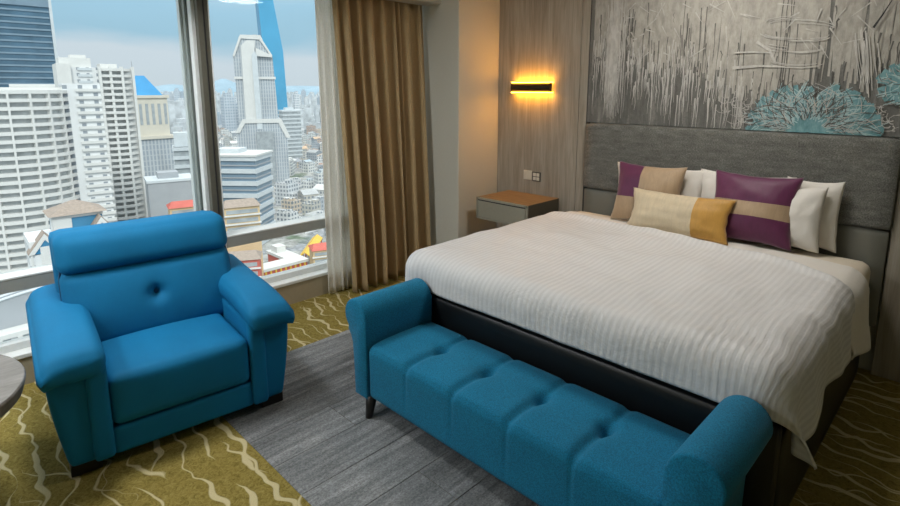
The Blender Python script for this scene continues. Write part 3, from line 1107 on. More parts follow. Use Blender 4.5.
M['switch'] = plain('ivory_switch', (0.60, 0.57, 0.48), 0.4, var=0.02)
M['switch_d'] = plain('dark_switch_rim', (0.06, 0.06, 0.055), 0.4)
sw = thing('light_switch', 'ivory double switch plate above the nightstand', 'switch', (-2.95, HY, 0.93))
obj('plate', box(-0.044, 0.044, -0.008, 0, -0.042, 0.042, bev=0.002), M['switch'], sw)
for k in (-1, 1):
    obj('rocker', box(k * 0.018 - 0.015, k * 0.018 + 0.015, -0.011, -0.0081, -0.028, 0.028, bev=0.001), M['switch'], sw)
so = thing('wall_socket', 'dark rimmed socket plate next to the ivory switch', 'socket', (-2.852, HY, 0.925))
obj('plate', box(-0.044, 0.044, -0.008, 0, -0.042, 0.042, bev=0.002), M['switch_d'], so)
for a in (-1, 1):
    for c in (-1, 1):
        obj('rocker', box(a * 0.0185 - 0.016, a * 0.0185 + 0.016, -0.011, -0.0081, c * 0.018 - 0.015, c * 0.018 + 0.015, bev=0.001), M['switch'], so)

# ------------------------------------------------------------------ curtains
def drape_mat(name, col, transl):
    k = N(name)
    v = k.coord('Object', (1, 1, 0.25))
    f = k.noise(v, 380, 2, 0.6)
    c = k.ramp(f, [(0.3, tuple(x * 0.86 for x in col)), (0.7, tuple(x * 1.1 for x in col))])
    k.set(c, 0.85, 0, 0.2, 0.2)
    k.bump(f, 0.2, 0.001)
    tl = k.n('BsdfTranslucent')
    k.l(c, tl.inputs[0])
    mx = k.n('MixShader')
    mx.inputs[0].default_value = transl
    k.l(k.b.outputs[0], mx.inputs[1]); k.l(tl.outputs[0], mx.inputs[2])
    k.l(mx.outputs[0], k.o.inputs[0])
    return k.m
M['tan'] = drape_mat('tan_curtain_cloth', (0.47, 0.34, 0.18), 0.12)
M['sheer'] = drape_mat('pale_sheer_cloth', (0.94, 0.92, 0.87), 0.5)
cr_ = random.Random(5)
def curtain(name, y0t, y1t, y0b, y1b, xt, xb, amp_t, amp_b, folds, mt, label, seed, zt=2.55, zb=0.015, nu=260):
    rr = random.Random(seed)
    # uneven fold phases
    w = [0.5 + rr.random() * 1.1 for _ in range(folds)]
    tot = sum(w)
    cum = [0]
    for q in w:
        cum.append(cum[-1] + q / tot)
    am = [0.4 + 0.75 * rr.random() for _ in range(folds)]
    def fn(u, v):
        i = min(folds - 1, max(0, next((k for k in range(folds) if u <= cum[k + 1]), folds - 1)))
        ph = (u - cum[i]) / (cum[i + 1] - cum[i])
        s = math.sin(ph * 2 * PI)
        s = s * (1.25 - 0.25 * s * s)
        top = v ** 1.2
        amp = (amp_b + (amp_t - amp_b) * top) * am[i]
        amp *= 1 + 0.25 * nz3(u * 9 + seed, v * 1.5, 0, 1.0)
        z = zb + (zt - zb) * v
        yb = y0b + (y1b - y0b) * u
        yt = y0t + (y1t - y0t) * u
        y = yb + (yt - yb) * top + 0.010 * nz3(u * 14, v * 2.2, seed, 1.0) + 0.012 * math.cos(ph * 2 * PI) * (1 - top)
        x = xb + (xt - xb) * top + amp * s + 0.006 * nz3(u * 30, v * 5, seed + 3, 1.0)
        return Vector((x, y, z))
    o = obj(name, surf(fn, nu, 40), mt, None, True)
    sm = o.modifiers.new('thickness', 'SOLIDIFY'); sm.thickness = 0.003
    return tag(o, label, 'curtain')
curtain('drape_curtain', 2.46, 3.405, 2.50, 3.40, -3.755, -3.665, 0.040, 0.070, 9, M['tan'], 'heavy tan curtain hanging in deep folds beside the pier', 3)
curtain('sheer_curtain', 2.34, 2.55, 2.33, 2.58, -3.79, -3.765, 0.012, 0.020, 4, M['sheer'], 'pale sheer curtain gathered beside the tan curtain', 8, nu=90)

# ------------------------------------------------------------------ unseen ceiling lamps, added to brighten the room
M['fill_glow'] = emis('fill_lamp_diffuser', (0.97, 0.985, 1.0), 46.0)
M['fill_dim'] = emis('dimmed_fill_diffuser', (1.0, 0.95, 0.88), 33.0)
M['fill_rim'] = plain('white_fill_lamp_rim', (0.7, 0.7, 0.68), 0.4)
for i, (lx, ly, lab) in enumerate(((-3.22, 0.62, 'added round fill lamp on the ceiling above the armchair'), (-1.30, 3.05, 'added round fill lamp on the ceiling above the bed'), (-3.0, -0.9, 'added round fill lamp on the ceiling above the round table'), (-2.7, -2.2, 'added round fill lamp on the ceiling in the rear of the room'))):
    t = thing('fill_lamp', lab, 'added fill lamp', (lx, ly, 2.80))
    bm = bmesh.new(); lathe(bm, [(0.26, -0.07), (0.275, -0.065), (0.28, 0.0), (0.0001, 0.0)], 40)
    obj('rim', bm, M['fill_rim'], t, False)
    bm = bmesh.new(); lathe(bm, [(0.0001, -0.085), (0.15, -0.083), (0.245, -0.0715), (0.245, -0.0705)], 40)
    obj('diffuser', bm, M['fill_dim' if i == 1 else 'fill_glow'], t, True)
# ------------------------------------------------------------------ city beyond the window
G = -90.0
def facade(name, wall, win, pu=3.0, pv=3.2, fu=0.42, fv=0.45, rough=0.6):
    """wall colour with rows of windows far too small to build, walls only"""
    k = N(name)
    sep = k.n('SeparateXYZ')
    tc = k.n('TexCoord')
    k.l(tc.outputs['Object'], sep.inputs[0])
    u = k.math('ADD', sep.outputs[0], sep.outputs[1])
    mu = k.math('GREATER_THAN', k.math('FRACT', k.math('DIVIDE', u, pu)), fu)
    mv = k.math('GREATER_THAN', k.math('FRACT', k.math('DIVIDE', sep.outputs[2], pv)), fv)
    ge = k.n('NewGeometry')
    sn = k.n('SeparateXYZ')
    k.l(ge.outputs['Normal'], sn.inputs[0])
    side = k.math('LESS_THAN', sn.outputs[2], 0.5)
    fac = k.math('MULTIPLY', k.math('MULTIPLY', mu, mv), side)
    inf = k.n('ObjectInfo')
    wcol = k.ramp(inf.outputs['Random'], wall, 'CONSTANT') if isinstance(wall, list) else wall
    if isinstance(wall, list):
        roof = k.ramp(k.math('FRACT', k.math('MULTIPLY', inf.outputs['Random'], 7.31)), [(0.0, (0.42, 0.43, 0.43)), (0.3, (0.60, 0.60, 0.58)), (0.52, (0.30, 0.31, 0.33)), (0.68, (0.45, 0.25, 0.17)), (0.80, (0.55, 0.40, 0.28)), (0.9, (0.40, 0.48, 0.52))], 'CONSTANT')
        wcol = k.mix(side, roof, wcol)
    grime = k.noise(k.coord('Object', (1, 1, 0.3)), 0.15, 3)
    c = k.mix(fac, wcol, win)
    c = k.mix(1.0, c, k.ramp(grime, [(0.3, (0.88,) * 3), (0.7, (1.05,) * 3)]), 'MULTIPLY')
    k.set(c, rough, 0, 0.3)
    return k.m
CM = {}  # city palette; haze is put into the paler tones
CM['white'] = plain('white_render', (0.64, 0.64, 0.62), 0.8, gscale=0.2, var=0.03)
CM['grey'] = plain('grey_concrete', (0.36, 0.38, 0.40), 0.8, gscale=0.2, var=0.06)
CM['shade'] = plain('grey_window_band', (0.34, 0.37, 0.385), 0.45, gscale=0.3, var=0.15)
CM['bal'] = plain('balcony_glazing', (0.44, 0.455, 0.455), 0.5, gscale=0.3, var=0.15)
CM['dglass'] = plain('blue_black_glass', (0.075, 0.14, 0.20), 0.15, 0, 0.6, gscale=0.08, var=0.25)
CM['mglass'] = plain('steel_blue_band', (0.19, 0.27, 0.34), 0.3, 0, 0.5, gscale=0.1, var=0.1)
CM['bglass'] = plain('bright_blue_glass', (0.085, 0.33, 0.53), 0.2, 0, 0.6, gscale=0.02, var=0.12)
CM['bglass2'] = plain('deep_blue_glass', (0.055, 0.23, 0.40), 0.2, 0, 0.6, gscale=0.02, var=0.12)
CM['beige'] = plain('beige_stone', (0.60, 0.56, 0.48), 0.8, gscale=0.2, var=0.04)
CM['broof'] = plain('azure_roof', (0.06, 0.30, 0.58), 0.5, gscale=0.2, var=0.05)
CM['tile'] = plain('brown_roof_tile', (0.32, 0.26, 0.215), 0.8, gscale=1.5, var=0.15)
CM['red'] = plain('red_paint', (0.52, 0.13, 0.10), 0.7, gscale=0.3, var=0.08)
CM['yellow'] = plain('yellow_paint', (0.72, 0.46, 0.07), 0.6, gscale=0.5, var=0.08)
CM['ochre'] = plain('ochre_paint', (0.60, 0.45, 0.27), 0.8, gscale=0.3, var=0.08)
CM['spandrel'] = plain('pale_spandrel', (0.56, 0.60, 0.62), 0.6, gscale=0.3, var=0.05)
CM['fin'] = facade('ribbed_grey_facade', (0.50, 0.53, 0.55), (0.33, 0.37, 0.41), 2.2, 3.6, 0.45, 0.15)
CM['slit'] = facade('white_wall_small_windows', (0.72, 0.73, 0.73), (0.28, 0.31, 0.34), 5.0, 3.0, 0.70, 0.5)
CM['hall'] = facade('white_hall', (0.75, 0.76, 0.76), (0.42, 0.45, 0.47), 3.0, 4.0, 0.5, 0.5)
CM['low'] = facade('low_rise_facade', [(0.0, (0.66, 0.66, 0.64)), (0.22, (0.54, 0.52, 0.47)), (0.4, (0.60, 0.62, 0.63)), (0.55, (0.42, 0.45, 0.48)), (0.7, (0.62, 0.53, 0.43)), (0.82, (0.52, 0.40, 0.33)), (0.9, (0.72, 0.72, 0.71))], (0.24, 0.27, 0.30))
CM['far'] = facade('haze_tinted_tower_facade', [(0.0, (0.60, 0.63, 0.66)), (0.3, (0.50, 0.55, 0.60)), (0.6, (0.66, 0.68, 0.69)), (0.8, (0.40, 0.46, 0.52))], (0.33, 0.39, 0.45), 4.0, 4.0)  # pale bluish walls and windows carry the haze in their colour
CM['hill'] = plain('haze_tinted_hill', (0.27, 0.37, 0.44), 0.95, gscale=0.004, var=0.1)  # distance haze put into the hill colour
def ground_mat():
    k = N('city_ground')
    v = k.coord('Object')
    vo = k.n('TexVoronoi', feature='DISTANCE_TO_EDGE')
    vo.inputs['Scale'].default_value = 0.018
    k.l(v, vo.inputs['Vector'])
    road = k.ramp(vo.outputs['Distance'], [(0.05, (0.30, 0.31, 0.32)), (0.08, (0.36, 0.36, 0.34))], 'LINEAR')
    g = k.noise(v, 0.02, 4, 0.6)
    green = k.ramp(g, [(0.56, (1, 1, 1)), (0.62, (0.42, 0.52, 0.40))])
    sp = k.noise(v, 0.25, 3, 0.7)
    c = k.mix(1.0, road, green, 'MULTIPLY')
    c = k.mix(1.0, c, k.ramp(sp, [(0.35, (0.65,) * 3), (0.65, (1.3,) * 3)]), 'MULTIPLY')
    k.set(c, 0.95, 0, 0.1)
    return k.m
gb = bmesh.new()
gv = []
for p in ((-30, -900), (-9000, -2600), (-9000, 9000), (-30, 7000)):
    gv.append(gb.verts.new((p[0], p[1], G)))
gb.faces.new(gv)
go = obj('city_ground', gb, ground_mat())
struct(go, 'streets and yards of the city far below', 'ground')

placed = []
def building(name, label, pxc, dist, rz, cat='building', group=None, rad=20):
    p = at(pxc, 88, dist)
    placed.append((p.x, p.y, rad))
    return thing(name, label, cat, (p.x, p.y, G), rz, group)
def hz(py, px, dist):
    """height above the city ground of a pixel at that distance"""
    return at(px, py, dist).z - G
def face_rz(px):
    r = ray(px, 88)
    return math.atan2(r.y, r.x) - PI / 2      # local -y faces the room
def repeat(name, bm, m, parent, zs, smooth=False, kind=None):
    first = None
    for z in zs:
        if first is None:
            first = obj(name, bm, m, parent, smooth)
            first.location = (0, 0, z)
        else:
            dup(first, parent, (0, 0, z))
def arc_pts(w, d, n=14, bulge=1.0):
    """plan outline: straight back, bowed front (towards -y)"""
    pts = [(w / 2, d / 2), (-w / 2, d / 2)]
    for i in range(n + 1):
        a = PI + PI * i / n
        pts.append((w / 2 * math.cos(a), bulge * d / 2 * math.sin(a) * 1.0 - d * 0.0))
    return pts

# --- curved white condominium
d1 = 265
h1 = hz(90, 25, d1)
T = building('condominium_tower', 'white curved condominium with stacked balconies behind the blue gabled building', 6, d1, face_rz(6), rad=34)
w1, dp1 = 38.0, 30.0
obj('core', prism_z(bmesh.new(), arc_pts(w1 - 3.0, dp1 - 3.0), 0, h1 - 1), CM['bal'], T)
repeat('balcony', prism_z(bmesh.new(), arc_pts(w1, dp1), 0, 1.25), CM['white'], T, [h1 - 1.3 - 2.95 * i for i in range(31)])
finb = box(-0.35, 0.35, -0.9, 0.9, 0, h1)
fin0 = None
for i in range(9):
    a = PI + PI * (i + 0.5) / 9
    x, y = (w1 / 2 - 0.9) * math.cos(a), (dp1 / 2 - 0.9) * math.sin(a)
    if fin0 is None:
        f = fin0 = obj('balcony_divider', finb, CM['white'], T)
    else:
        f = dup(fin0, T)
    f.location = (x, y, 0)
    f.rotation_euler = (0, 0, a + PI / 2)
bm = bmesh.new()
bx(bm, -11, -3, -4, 8, h1, h1 + 3.2); bx(bm, 1, 15, 0, 8, h1, h1 + 2.2); bx(bm, -17.5, 17.5, -1, -0.4, h1, h1 + 1.0)
obj('roof_housing', bm, CM['white'], T)
obj('side_wing', box(w1 / 2 - 2.0, w1 / 2 + 10.5, -3.5, 14, 0, h1 + 2.5), CM['slit'], T)
repeat('wing_ledge', box(w1 / 2 + 2, w1 / 2 + 11.1, -4.3, -3.4, 0, 1.1), CM['white'], T, [h1 - 0.6 - 2.95 * i for i in range(31)])

# --- white slab condominium with stepped facade
d2 = 330
h2 = hz(68, 100, d2)
T = building('condominium_tower', 'tall white stepped condominium tower beside the curved one', 96, d2, face_rz(96) + 0.12, rad=32)
T.scale = (0.80, 1, 1)
obj('blank_wall', box(-20, -13.0, -9, 12, 0, h2 + 1.5), CM['white'], T)
obj('window_wall', box(-13.2, 1.0, -6.5, 12, 0, h2), CM['slit'], T)
bm = box(1.0, 19.5, -7.2, 12, 0, h2 - 1.0)
obj('balcony_core', bm, CM['bal'], T)
bp = [(1, 12)] + [(1.0, -8.6)] + [(1.0 + 19.0 * i / 8, -8.6 - 2.0 * math.sin(PI * i / 8) + 0.25 * i) for i in range(9)] + [(20.3, 12)]
repeat('balcony', prism_z(bmesh.new(), bp[::-1], 0, 1.3), CM['white'], T, [h2 - 1.6 - 3.0 * i for i in range(34)])
for x in (1.6, 7.2, 13.4, 19.4):
    obj('pier', box(x - 0.7, x + 0.7, -9.4, -6, 0, h2 + 0.6), CM['white'], T)
repeat('window_ledge', box(-9.5, -2.2, -7.0, -6.3, 0, 1.2), CM['spandrel'], T, [h2 - 1.5 - 3.0 * i for i in range(34)])
bm = bmesh.new()
bx(bm, -18, -2, -5, 9, h2, h2 + 4.5); bx(bm, -12, -4, -3, 6, h2 + 4.5, h2 + 6.0); bx(bm, 3, 12, -3, 8, h2 - 1, h2 + 2)
obj('roof_housing', bm, CM['white'], T)

# --- dark glass skyscraper
d3 = 560
T = building('glass_skyscraper', 'dark blue glass skyscraper rising behind the curved condominium', 8, d3, face_rz(8) + 0.12, rad=45)
h3 = hz(8, 20, d3)
obj('core', box(-46, 30, -20, 20, 0, h3), CM['dglass'], T)
repeat('floor_band', box(-46.4, 30.4, -20.5, 20.4, 0, 1.3), CM['mglass'], T, [h3 - 4 - 4.6 * i for i in range(36)])
obj('crown', box(-47, 31, -21, 21, h3, h3 + 16), CM['mglass'], T)
obj('corner_fin', box(29.6, 31.5, -21.2, -18.5, 0, h3 + 10), CM['spandrel'], T)

# --- beige office tower with blue roof
d4 = 430
T = building('office_tower', 'beige office tower with azure hipped roof', 141, d4, face_rz(141) + 0.25, rad=30)
h4 = hz(96, 148, d4)
obj('shaft', box(-15.5, 14.5, -11, 13, 0, h4 - 27), CM['fin'], T)
obj('upper_body', box(-14, 13, -9.5, 12, h4 - 27, h4), CM['beige'], T)
for i in range(7):
    x = -11.6 + i * 3.8
    o = obj('window', box(x - 0.9, x + 0.9, -9.7, -9.3, h4 - 19, h4 - 5), CM['shade'], T)
obj('cornice', box(-15, 14, -10.5, 13, h4 - 1.2, h4 + 0.6), CM['beige'], T)
obj('belt', box(-16.5, 15.5, -12, 14, h4 - 28.5, h4 - 26.5), CM['beige'], T)
bm = bmesh.new()
rb = [bm.verts.new(p) for p in ((-13.5, -9, h4 + 0.6), (10.5, -9, h4 + 0.6), (10.5, 11, h4 + 0.6), (-13.5, 11, h4 + 0.6))]
rt = [bm.verts.new(p) for p in ((-11.5, -4, h4 + 13.5), (1.5, -4, h4 + 13.5), (1.5, 7, h4 + 13.5), (-11.5, 7, h4 + 13.5))]
bm.faces.new(rt)
for i in range(4):
    bm.faces.new((rb[i], rb[(i + 1) % 4], rt[(i + 1) % 4], rt[i]))
ro = obj('roof', bm, CM['broof'], T)
obj('mast', cyl(bmesh.new(), (-4, 1, h4 + 13.5), (-4, 1, h4 + 23), 0.5, 0.2, 8), CM['grey'], ro)

# --- grey block and banded block between the condominium and the mullion
T = building('office_block', 'plain grey low block between the condominium and the mullion', 163, 300, face_rz(163) + 0.1, rad=16)
hh = hz(180, 163, 300)
obj('body', box(-11, 9, -8, 9, 0, hh), CM['grey'], T)
obj('parapet', box(-11.4, 9.4, -8.4, 9.4, hh, hh + 1.2), CM['spandrel'], T)
obj('roof_housing', box(-6, 3, -3, 5, hh + 1.2, hh + 4), CM['grey'], T)
T = building('office_block', 'office block of grey bands seen beside the window mullion', 184, 395, face_rz(184), rad=18)
hh = hz(146, 182, 395)
obj('core', box(-9, 14, -9, 9, 0, hh), CM['shade'], T)
repeat('floor_band', box(-9.8, 14.8, -9.8, 9.8, 0, 2.2), CM['spandrel'], T, [hh - 2.2 - 5.6 * i for i in range(10)])
obj('roof_housing', box(-8.5, 4, -5, 5, hh, hh + 9), CM['spandrel'], T)

# --- white tower with chamfered top
d7 = 560
T = building('white_skyscraper', 'white skyscraper with chamfered crown and central spine', 259, d7, face_rz(257), rad=36)
s7 = d7 * 0.93 / F_PX          # metres per pixel there
hs = lambda py: hz(py, 258, d7)
def outline(pts, y0, y1, m, nm):
    bm = bmesh.new()
    prism_y(bm, [((px - 257) * s7, hs(py)) for px, py in pts], y0, y1)
    return obj(nm, bm, m, T)
outline([(236, 127), (236, 80), (235, 57), (242, 38), (261, 38), (271, 56), (272, 80), (274, 127)], -14, 16, CM['fin'], 'body')
outline([(234, 262), (234, 128), (240, 118), (275, 118), (281, 136), (281, 262)], -18, 18, CM['fin'], 'podium')
outline([(243, 128), (243, 47), (248, 42), (256, 42), (254, 60), (254, 128)], -17, -13, CM['white'], 'spine')
outline([(253, 128), (252, 56), (255, 52), (257, 56), (258, 128)], -18.5, -14, CM['spandrel'], 'rib')
outline([(241, 40), (243, 36.5), (261, 36.5), (263, 41)], -15, 17, CM['white'], 'crown')
outline([(235, 57), (242, 38), (243.5, 40), (236.5, 58)], -15.2, -13, CM['white'], 'edge_beam')
outline([(261, 38), (271, 56), (269.8, 57), (259.5, 40)], -15.2, -13, CM['white'], 'edge_beam')
outline([(256, 57), (256, 49), (270, 56), (271, 58)], -17, -13.5, CM['white'], 'edge_beam')
outline([(235, 77), (235, 79.5), (273, 79.5), (273, 77)], -15, -13.5, CM['white'], 'belt')
outline([(233, 131), (240, 118), (276, 118), (284, 137), (280, 137), (273, 122), (242, 122), (237, 131)], -19, -17.8, CM['white'], 'skirt_beam')
outline([(252, 262), (252, 130), (268, 130), (268, 262)], -21, -17.5, CM['shade'], 'entrance_bay')
outline([(254, 36.5), (254, 35), (258, 35), (258, 36.5)], -4, 4, CM['grey'], 'roof_housing')

# --- tall faceted blue glass tower
d8 = 900
T = building('glass_skyscraper', 'very tall bright blue faceted glass tower behind the white skyscraper', 272, d8, face_rz(272), rad=40)
s8 = d8 * 0.945 / F_PX
hs8 = lambda py: hz(py, 273, d8)
L8 = [(272, 285, 175), (268, 286.0, 110), (262.5, 284.3, 52), (260.8, 277.4, 0), (262.5, 276, -55)]
bm = bmesh.new()
rings = []
for a, b, py in L8:
    x0, x1, z = (a - 272) * s8, (b - 272) * s8, hs8(py)
    m_ = x0 + (x1 - x0) * 0.16
    rings.append([bm.verts.new(p) for p in ((x0, 10, z), (m_, -14, z), (x1, -8, z), (x1 - 3, 16, z))])
for a, b in zip(rings, rings[1:]):
    for i in range(4):
        f = bm.faces.new((a[i], a[(i + 1) % 4], b[(i + 1) % 4], b[i]))
        f.material_index = 1 if i == 0 else 0
bm.faces.new(rings[-1])
obj('shaft', bm, [CM['bglass'], CM['bglass2']], T)

# --- grey mid-rise at the foot of the blue tower
T = building('office_block', 'grey blue mid-rise block at the foot of the white skyscraper', 289, 720, face_rz(289) + 0.3, rad=16)
hh = hz(110, 285, 720)
obj('core', box(-12, 10, -9, 9, 0, hh), CM['shade'], T)
repeat('floor_band', box(-12.5, 10.5, -9.5, 9.5, 0, 1.8), CM['spandrel'], T, [hh - 1.8 - 5.0 * i for i in range(12)])
obj('roof_housing', box(-7, 3, -4, 4, hh, hh + 3), CM['spandrel'], T)

# --- banded office building seen right of the mullion
d9 = 345
T = building('office_block', 'wide office block with white and dark horizontal bands right of the mullion', 240, d9, face_rz(240) - 0.42, rad=28)
hh = hz(154, 245, d9)
obj('core', box(-19, 11, -11.5, 11.5, 0, hh), CM['mglass'], T)
repeat('floor_band', box(-19.8, 11.8, -12.3, 12.3, 0, 2.6), CM['spandrel'], T, [hh - 2.6 - 7.2 * i for i in range(9)])
repeat('window_sill_band', box(-19.4, 11.4, -11.9, 11.9, 0, 0.7), CM['grey'], T, [hh - 5.6 - 7.2 * i for i in range(8)])
obj('roof_slab', box(-20.5, 12.5, -13, 13, hh, hh + 1.1), CM['white'], T)
obj('roof_housing', box(-15, -1, -6, 6, hh + 1.1, hh + 3.6), CM['spandrel'], T)

# --- blue and white gabled building with brown roofs
d10 = 175
T = building('gabled_house', 'blue and white gabled building with brown tiled roofs behind the armchair', 50, d10, face_rz(50) + 0.12, rad=15)
def hip(nm, x0, x1, y0, y1, z0, rise, inset, m, parent):
    bm = bmesh.new()
    a = [bm.verts.new(p) for p in ((x0, y0, z0), (x1, y0, z0), (x1, y1, z0), (x0, y1, z0))]
    ym = (y0 + y1) / 2
    r0, r1 = bm.verts.new((x0 + inset, ym, z0 + rise)), bm.verts.new((x1 - inset, ym, z0 + rise))
    bm.faces.new(a[::-1])
    bm.faces.new((a[0], a[1], r1, r0)); bm.faces.new((a[2], a[3], r0, r1))
    bm.faces.new((a[1], a[2], r1)); bm.faces.new((a[3], a[0], r0))
    return obj(nm, bm, m, parent)
hb10 = hz(226, 60, d10)
obj('body', box(-9, 9.5, -5, 8, 0, hb10 - 2), CM['hall'], T)
obj('upper_storey', box(-3.2, 7.6, -3, 6, hb10 - 2, hb10 + 3.4), CM['bglass2'], T)
obj('wall_band', box(-3.4, 7.8, -3.2, 6.2, hb10 + 2.5, hb10 + 3.4), CM['white'], T)
obj('corner_wall', box(-3.5, 0.6, -3.3, 2, hb10 - 2, hb10 + 2.6), CM['white'], T)
hip('hipped_roof', -4.4, 8.8, -4.2, 7.2, hb10 + 3.4, 3.0, 6.0, CM['tile'], T)
def gable(x0, x1, y0, y1, z0, rise):
    xm = (x0 + x1) / 2
    bm = bmesh.new()
    prism_y(bm, [(x0 + .8, z0), (xm, z0 + rise - 0.9), (x1 - .8, z0)][::-1], y0 + 0.3, y1)
    g = obj('gable_wall', bm, CM['bglass2'], T)
    bm = bmesh.new()
    prism_y(bm, [(x0, z0), (xm, z0 + rise), (x1, z0), (x1 - 1.2, z0), (xm, z0 + rise - 1.5), (x0 + 1.2, z0)][::-1], y0, y0 + 0.9)
    obj('gable_trim', bm, CM['white'], g)
    bm = bmesh.new()
    prism_y(bm, [(x0, z0), (xm, z0 + rise), (x1, z0), (x1, z0 + .35), (xm, z0 + rise + .4), (x0, z0 + .35)][::-1], y0 + 0.2, y1 + 1.5)
    obj('gable_roof', bm, CM['tile'], g)
    obj('gable_window', box(xm - 1.2, xm + 1.2, y0 + 0.1, y0 + 0.5, z0 - 3.5, z0 + rise * 0.35), CM['white'], g)
gable(-9.6, -2.2, -7, -4.5, hb10 - 5.0, 5.0)
gable(3.2, 10.2, -7, -4.5, hb10 - 2.6, 5.0)
obj('porch', box(-9.4, 10, -6.6, -4.9, 0, hb10 - 5.2), CM['hall'], T)
for i in range(8):
    obj('pilaster', box(-9.2 + i * 2.6, -8.7 + i * 2.6, -7.0, -6.5, 0, hb10 - 5.2), CM['white'], T)
obj('balcony_rail', box(-9.6, 10.2, -7.2, -6.7, hb10 - 9.4, hb10 - 8.6), CM['white'], T)

# --- white arcaded hall under the rail, colourful shophouses, L-shaped block, striped roof
T = building('white_hall', 'long white arcaded hall below the window rail beside the armchair', 10, 140, face_rz(10) + 0.2, rad=22)
hh = hz(322, 10, 140)
obj('body', box(-16, 20, -8, 10, 0, hh), CM['hall'], T)
obj('cornice', box(-16.6, 20.6, -8.6, 10.6, hh, hh + 0.9), CM['white'], T)
bm = bmesh.new()
prism_y(bm, [(20 * math.cos(PI * i / 16) + 2, hh + 0.9 + 6.5 * math.sin(PI * i / 16)) for i in range(17)], -5, 8)
vr = obj('vaulted_roof', bm, CM['grey'], T)
for i in range(7):
    yy = -5 + i * 2.1
    bm = bmesh.new()
    tube(bm, [(20.2 * math.cos(PI * q / 20) + 2, yy, hh + 0.9 + 6.7 * math.sin(PI * q / 20)) for q in range(21)], 0.28, 6)
    obj('roof_rib', bm, CM['spandrel'], vr)
for i in range(12):
    obj('pilaster', box(-15.5 + i * 3.15, -14.7 + i * 3.15, -8.7, -7.9, 0, hh), CM['white'], T)

def shophouse(pxc, dist, pyt, w, dpt, mw, mr, lab, rz=0.0, stripes=True):
    T = building('shophouse', lab, pxc, dist, face_rz(pxc) + rz, rad=max(w, dpt) / 2 + 1)
    hh = hz(pyt, pxc, dist)
    obj('body', box(-w / 2, w / 2, -dpt / 2, dpt / 2, 0, hh), mw, T)
    hip('roof', -w / 2 - 0.6, w / 2 + 0.6, -dpt / 2 - 0.6, dpt / 2 + 0.6, hh, 2.2, 2.0, mr, T)
    nfl = 3
    for i in range(nfl):
        z = hh - 2.6 - 3.4 * i
        obj('window_row', box(-w / 2 + 0.8, w / 2 - 0.8, -dpt / 2 - 0.15, -dpt / 2 + 0.1, z, z + 1.5), CM['shade'], T)
        if stripes:
            obj('ledge', box(-w / 2 - 0.4, w / 2 + 0.4, -dpt / 2 - 0.8, -dpt / 2, z - 0.9, z - 0.4), CM['white'], T)
shophouse(232, 225, 205, 13, 10, CM['ochre'], CM['tile'], 'ochre shophouse with brown roof below the banded office', 0.1)
shophouse(229, 205, 258, 13, 9, CM['red'], CM['tile'], 'red shophouse with white ledges just under the window rail', -0.1)
shophouse(176, 262, 206, 14, 9, CM['ochre'], CM['red'], 'ochre shophouse with red roof left of the mullion', 0.1, False)
shophouse(320, 262, 247, 15, 10, CM['ochre'], CM['red'], 'ochre shophouse with red roof beside the sheer curtain', 0.2)

T = building('courtyard_block', 'red L shaped block with white flat roofs below the window rail', 276, 272, face_rz(276) + 0.5, rad=21)
hh = hz(264, 276, 272)
bm = bmesh.new(); bx(bm, -17, 9, -5, 3, 0, hh); bx(bm, 2, 9, 3, 22, 0, hh)
obj('walls', bm, CM['red'], T)
bm = bmesh.new(); bx(bm, -17.6, 9.6, -5.6, 3.6, hh, hh + 1.4); bx(bm, 1.4, 9.6, 3.6, 22.6, hh, hh + 1.4)
obj('flat_roof', bm, CM['white'], T)
for i in range(10):
    x = -16 + i * 2.6
    obj('column', box(x - 0.35, x + 0.35, -5.6, -4.9, 0, hh), CM['yellow'], T)
obj('roof_housing', box(3, 8, 14, 20, hh + 1.4, hh + 4.6), CM['white'], T)

T = building('market_canopy', 'long bright yellow canopy roof in the street', 304, 300, face_rz(304) - 0.2, rad=18)
hh = 7.0
bm = bmesh.new()
prism_y(bm, [(-3.0, hh - 1), (0, hh + 1.2), (3.0, hh - 1), (3.0, hh - 1.5), (0, hh + .7), (-3.0, hh - 1.5)][::-1], -18, 18)
obj('canopy', bm, CM['yellow'], T)
for i in range(6):
    obj('post', box(-2.8, -2.3, -17 + i * 6.6, -16.5 + i * 6.6, 0, hh - 1), CM['red'], T)
    obj('post', box(2.3, 2.8, -17 + i * 6.6, -16.5 + i * 6.6, 0, hh - 1), CM['red'], T)

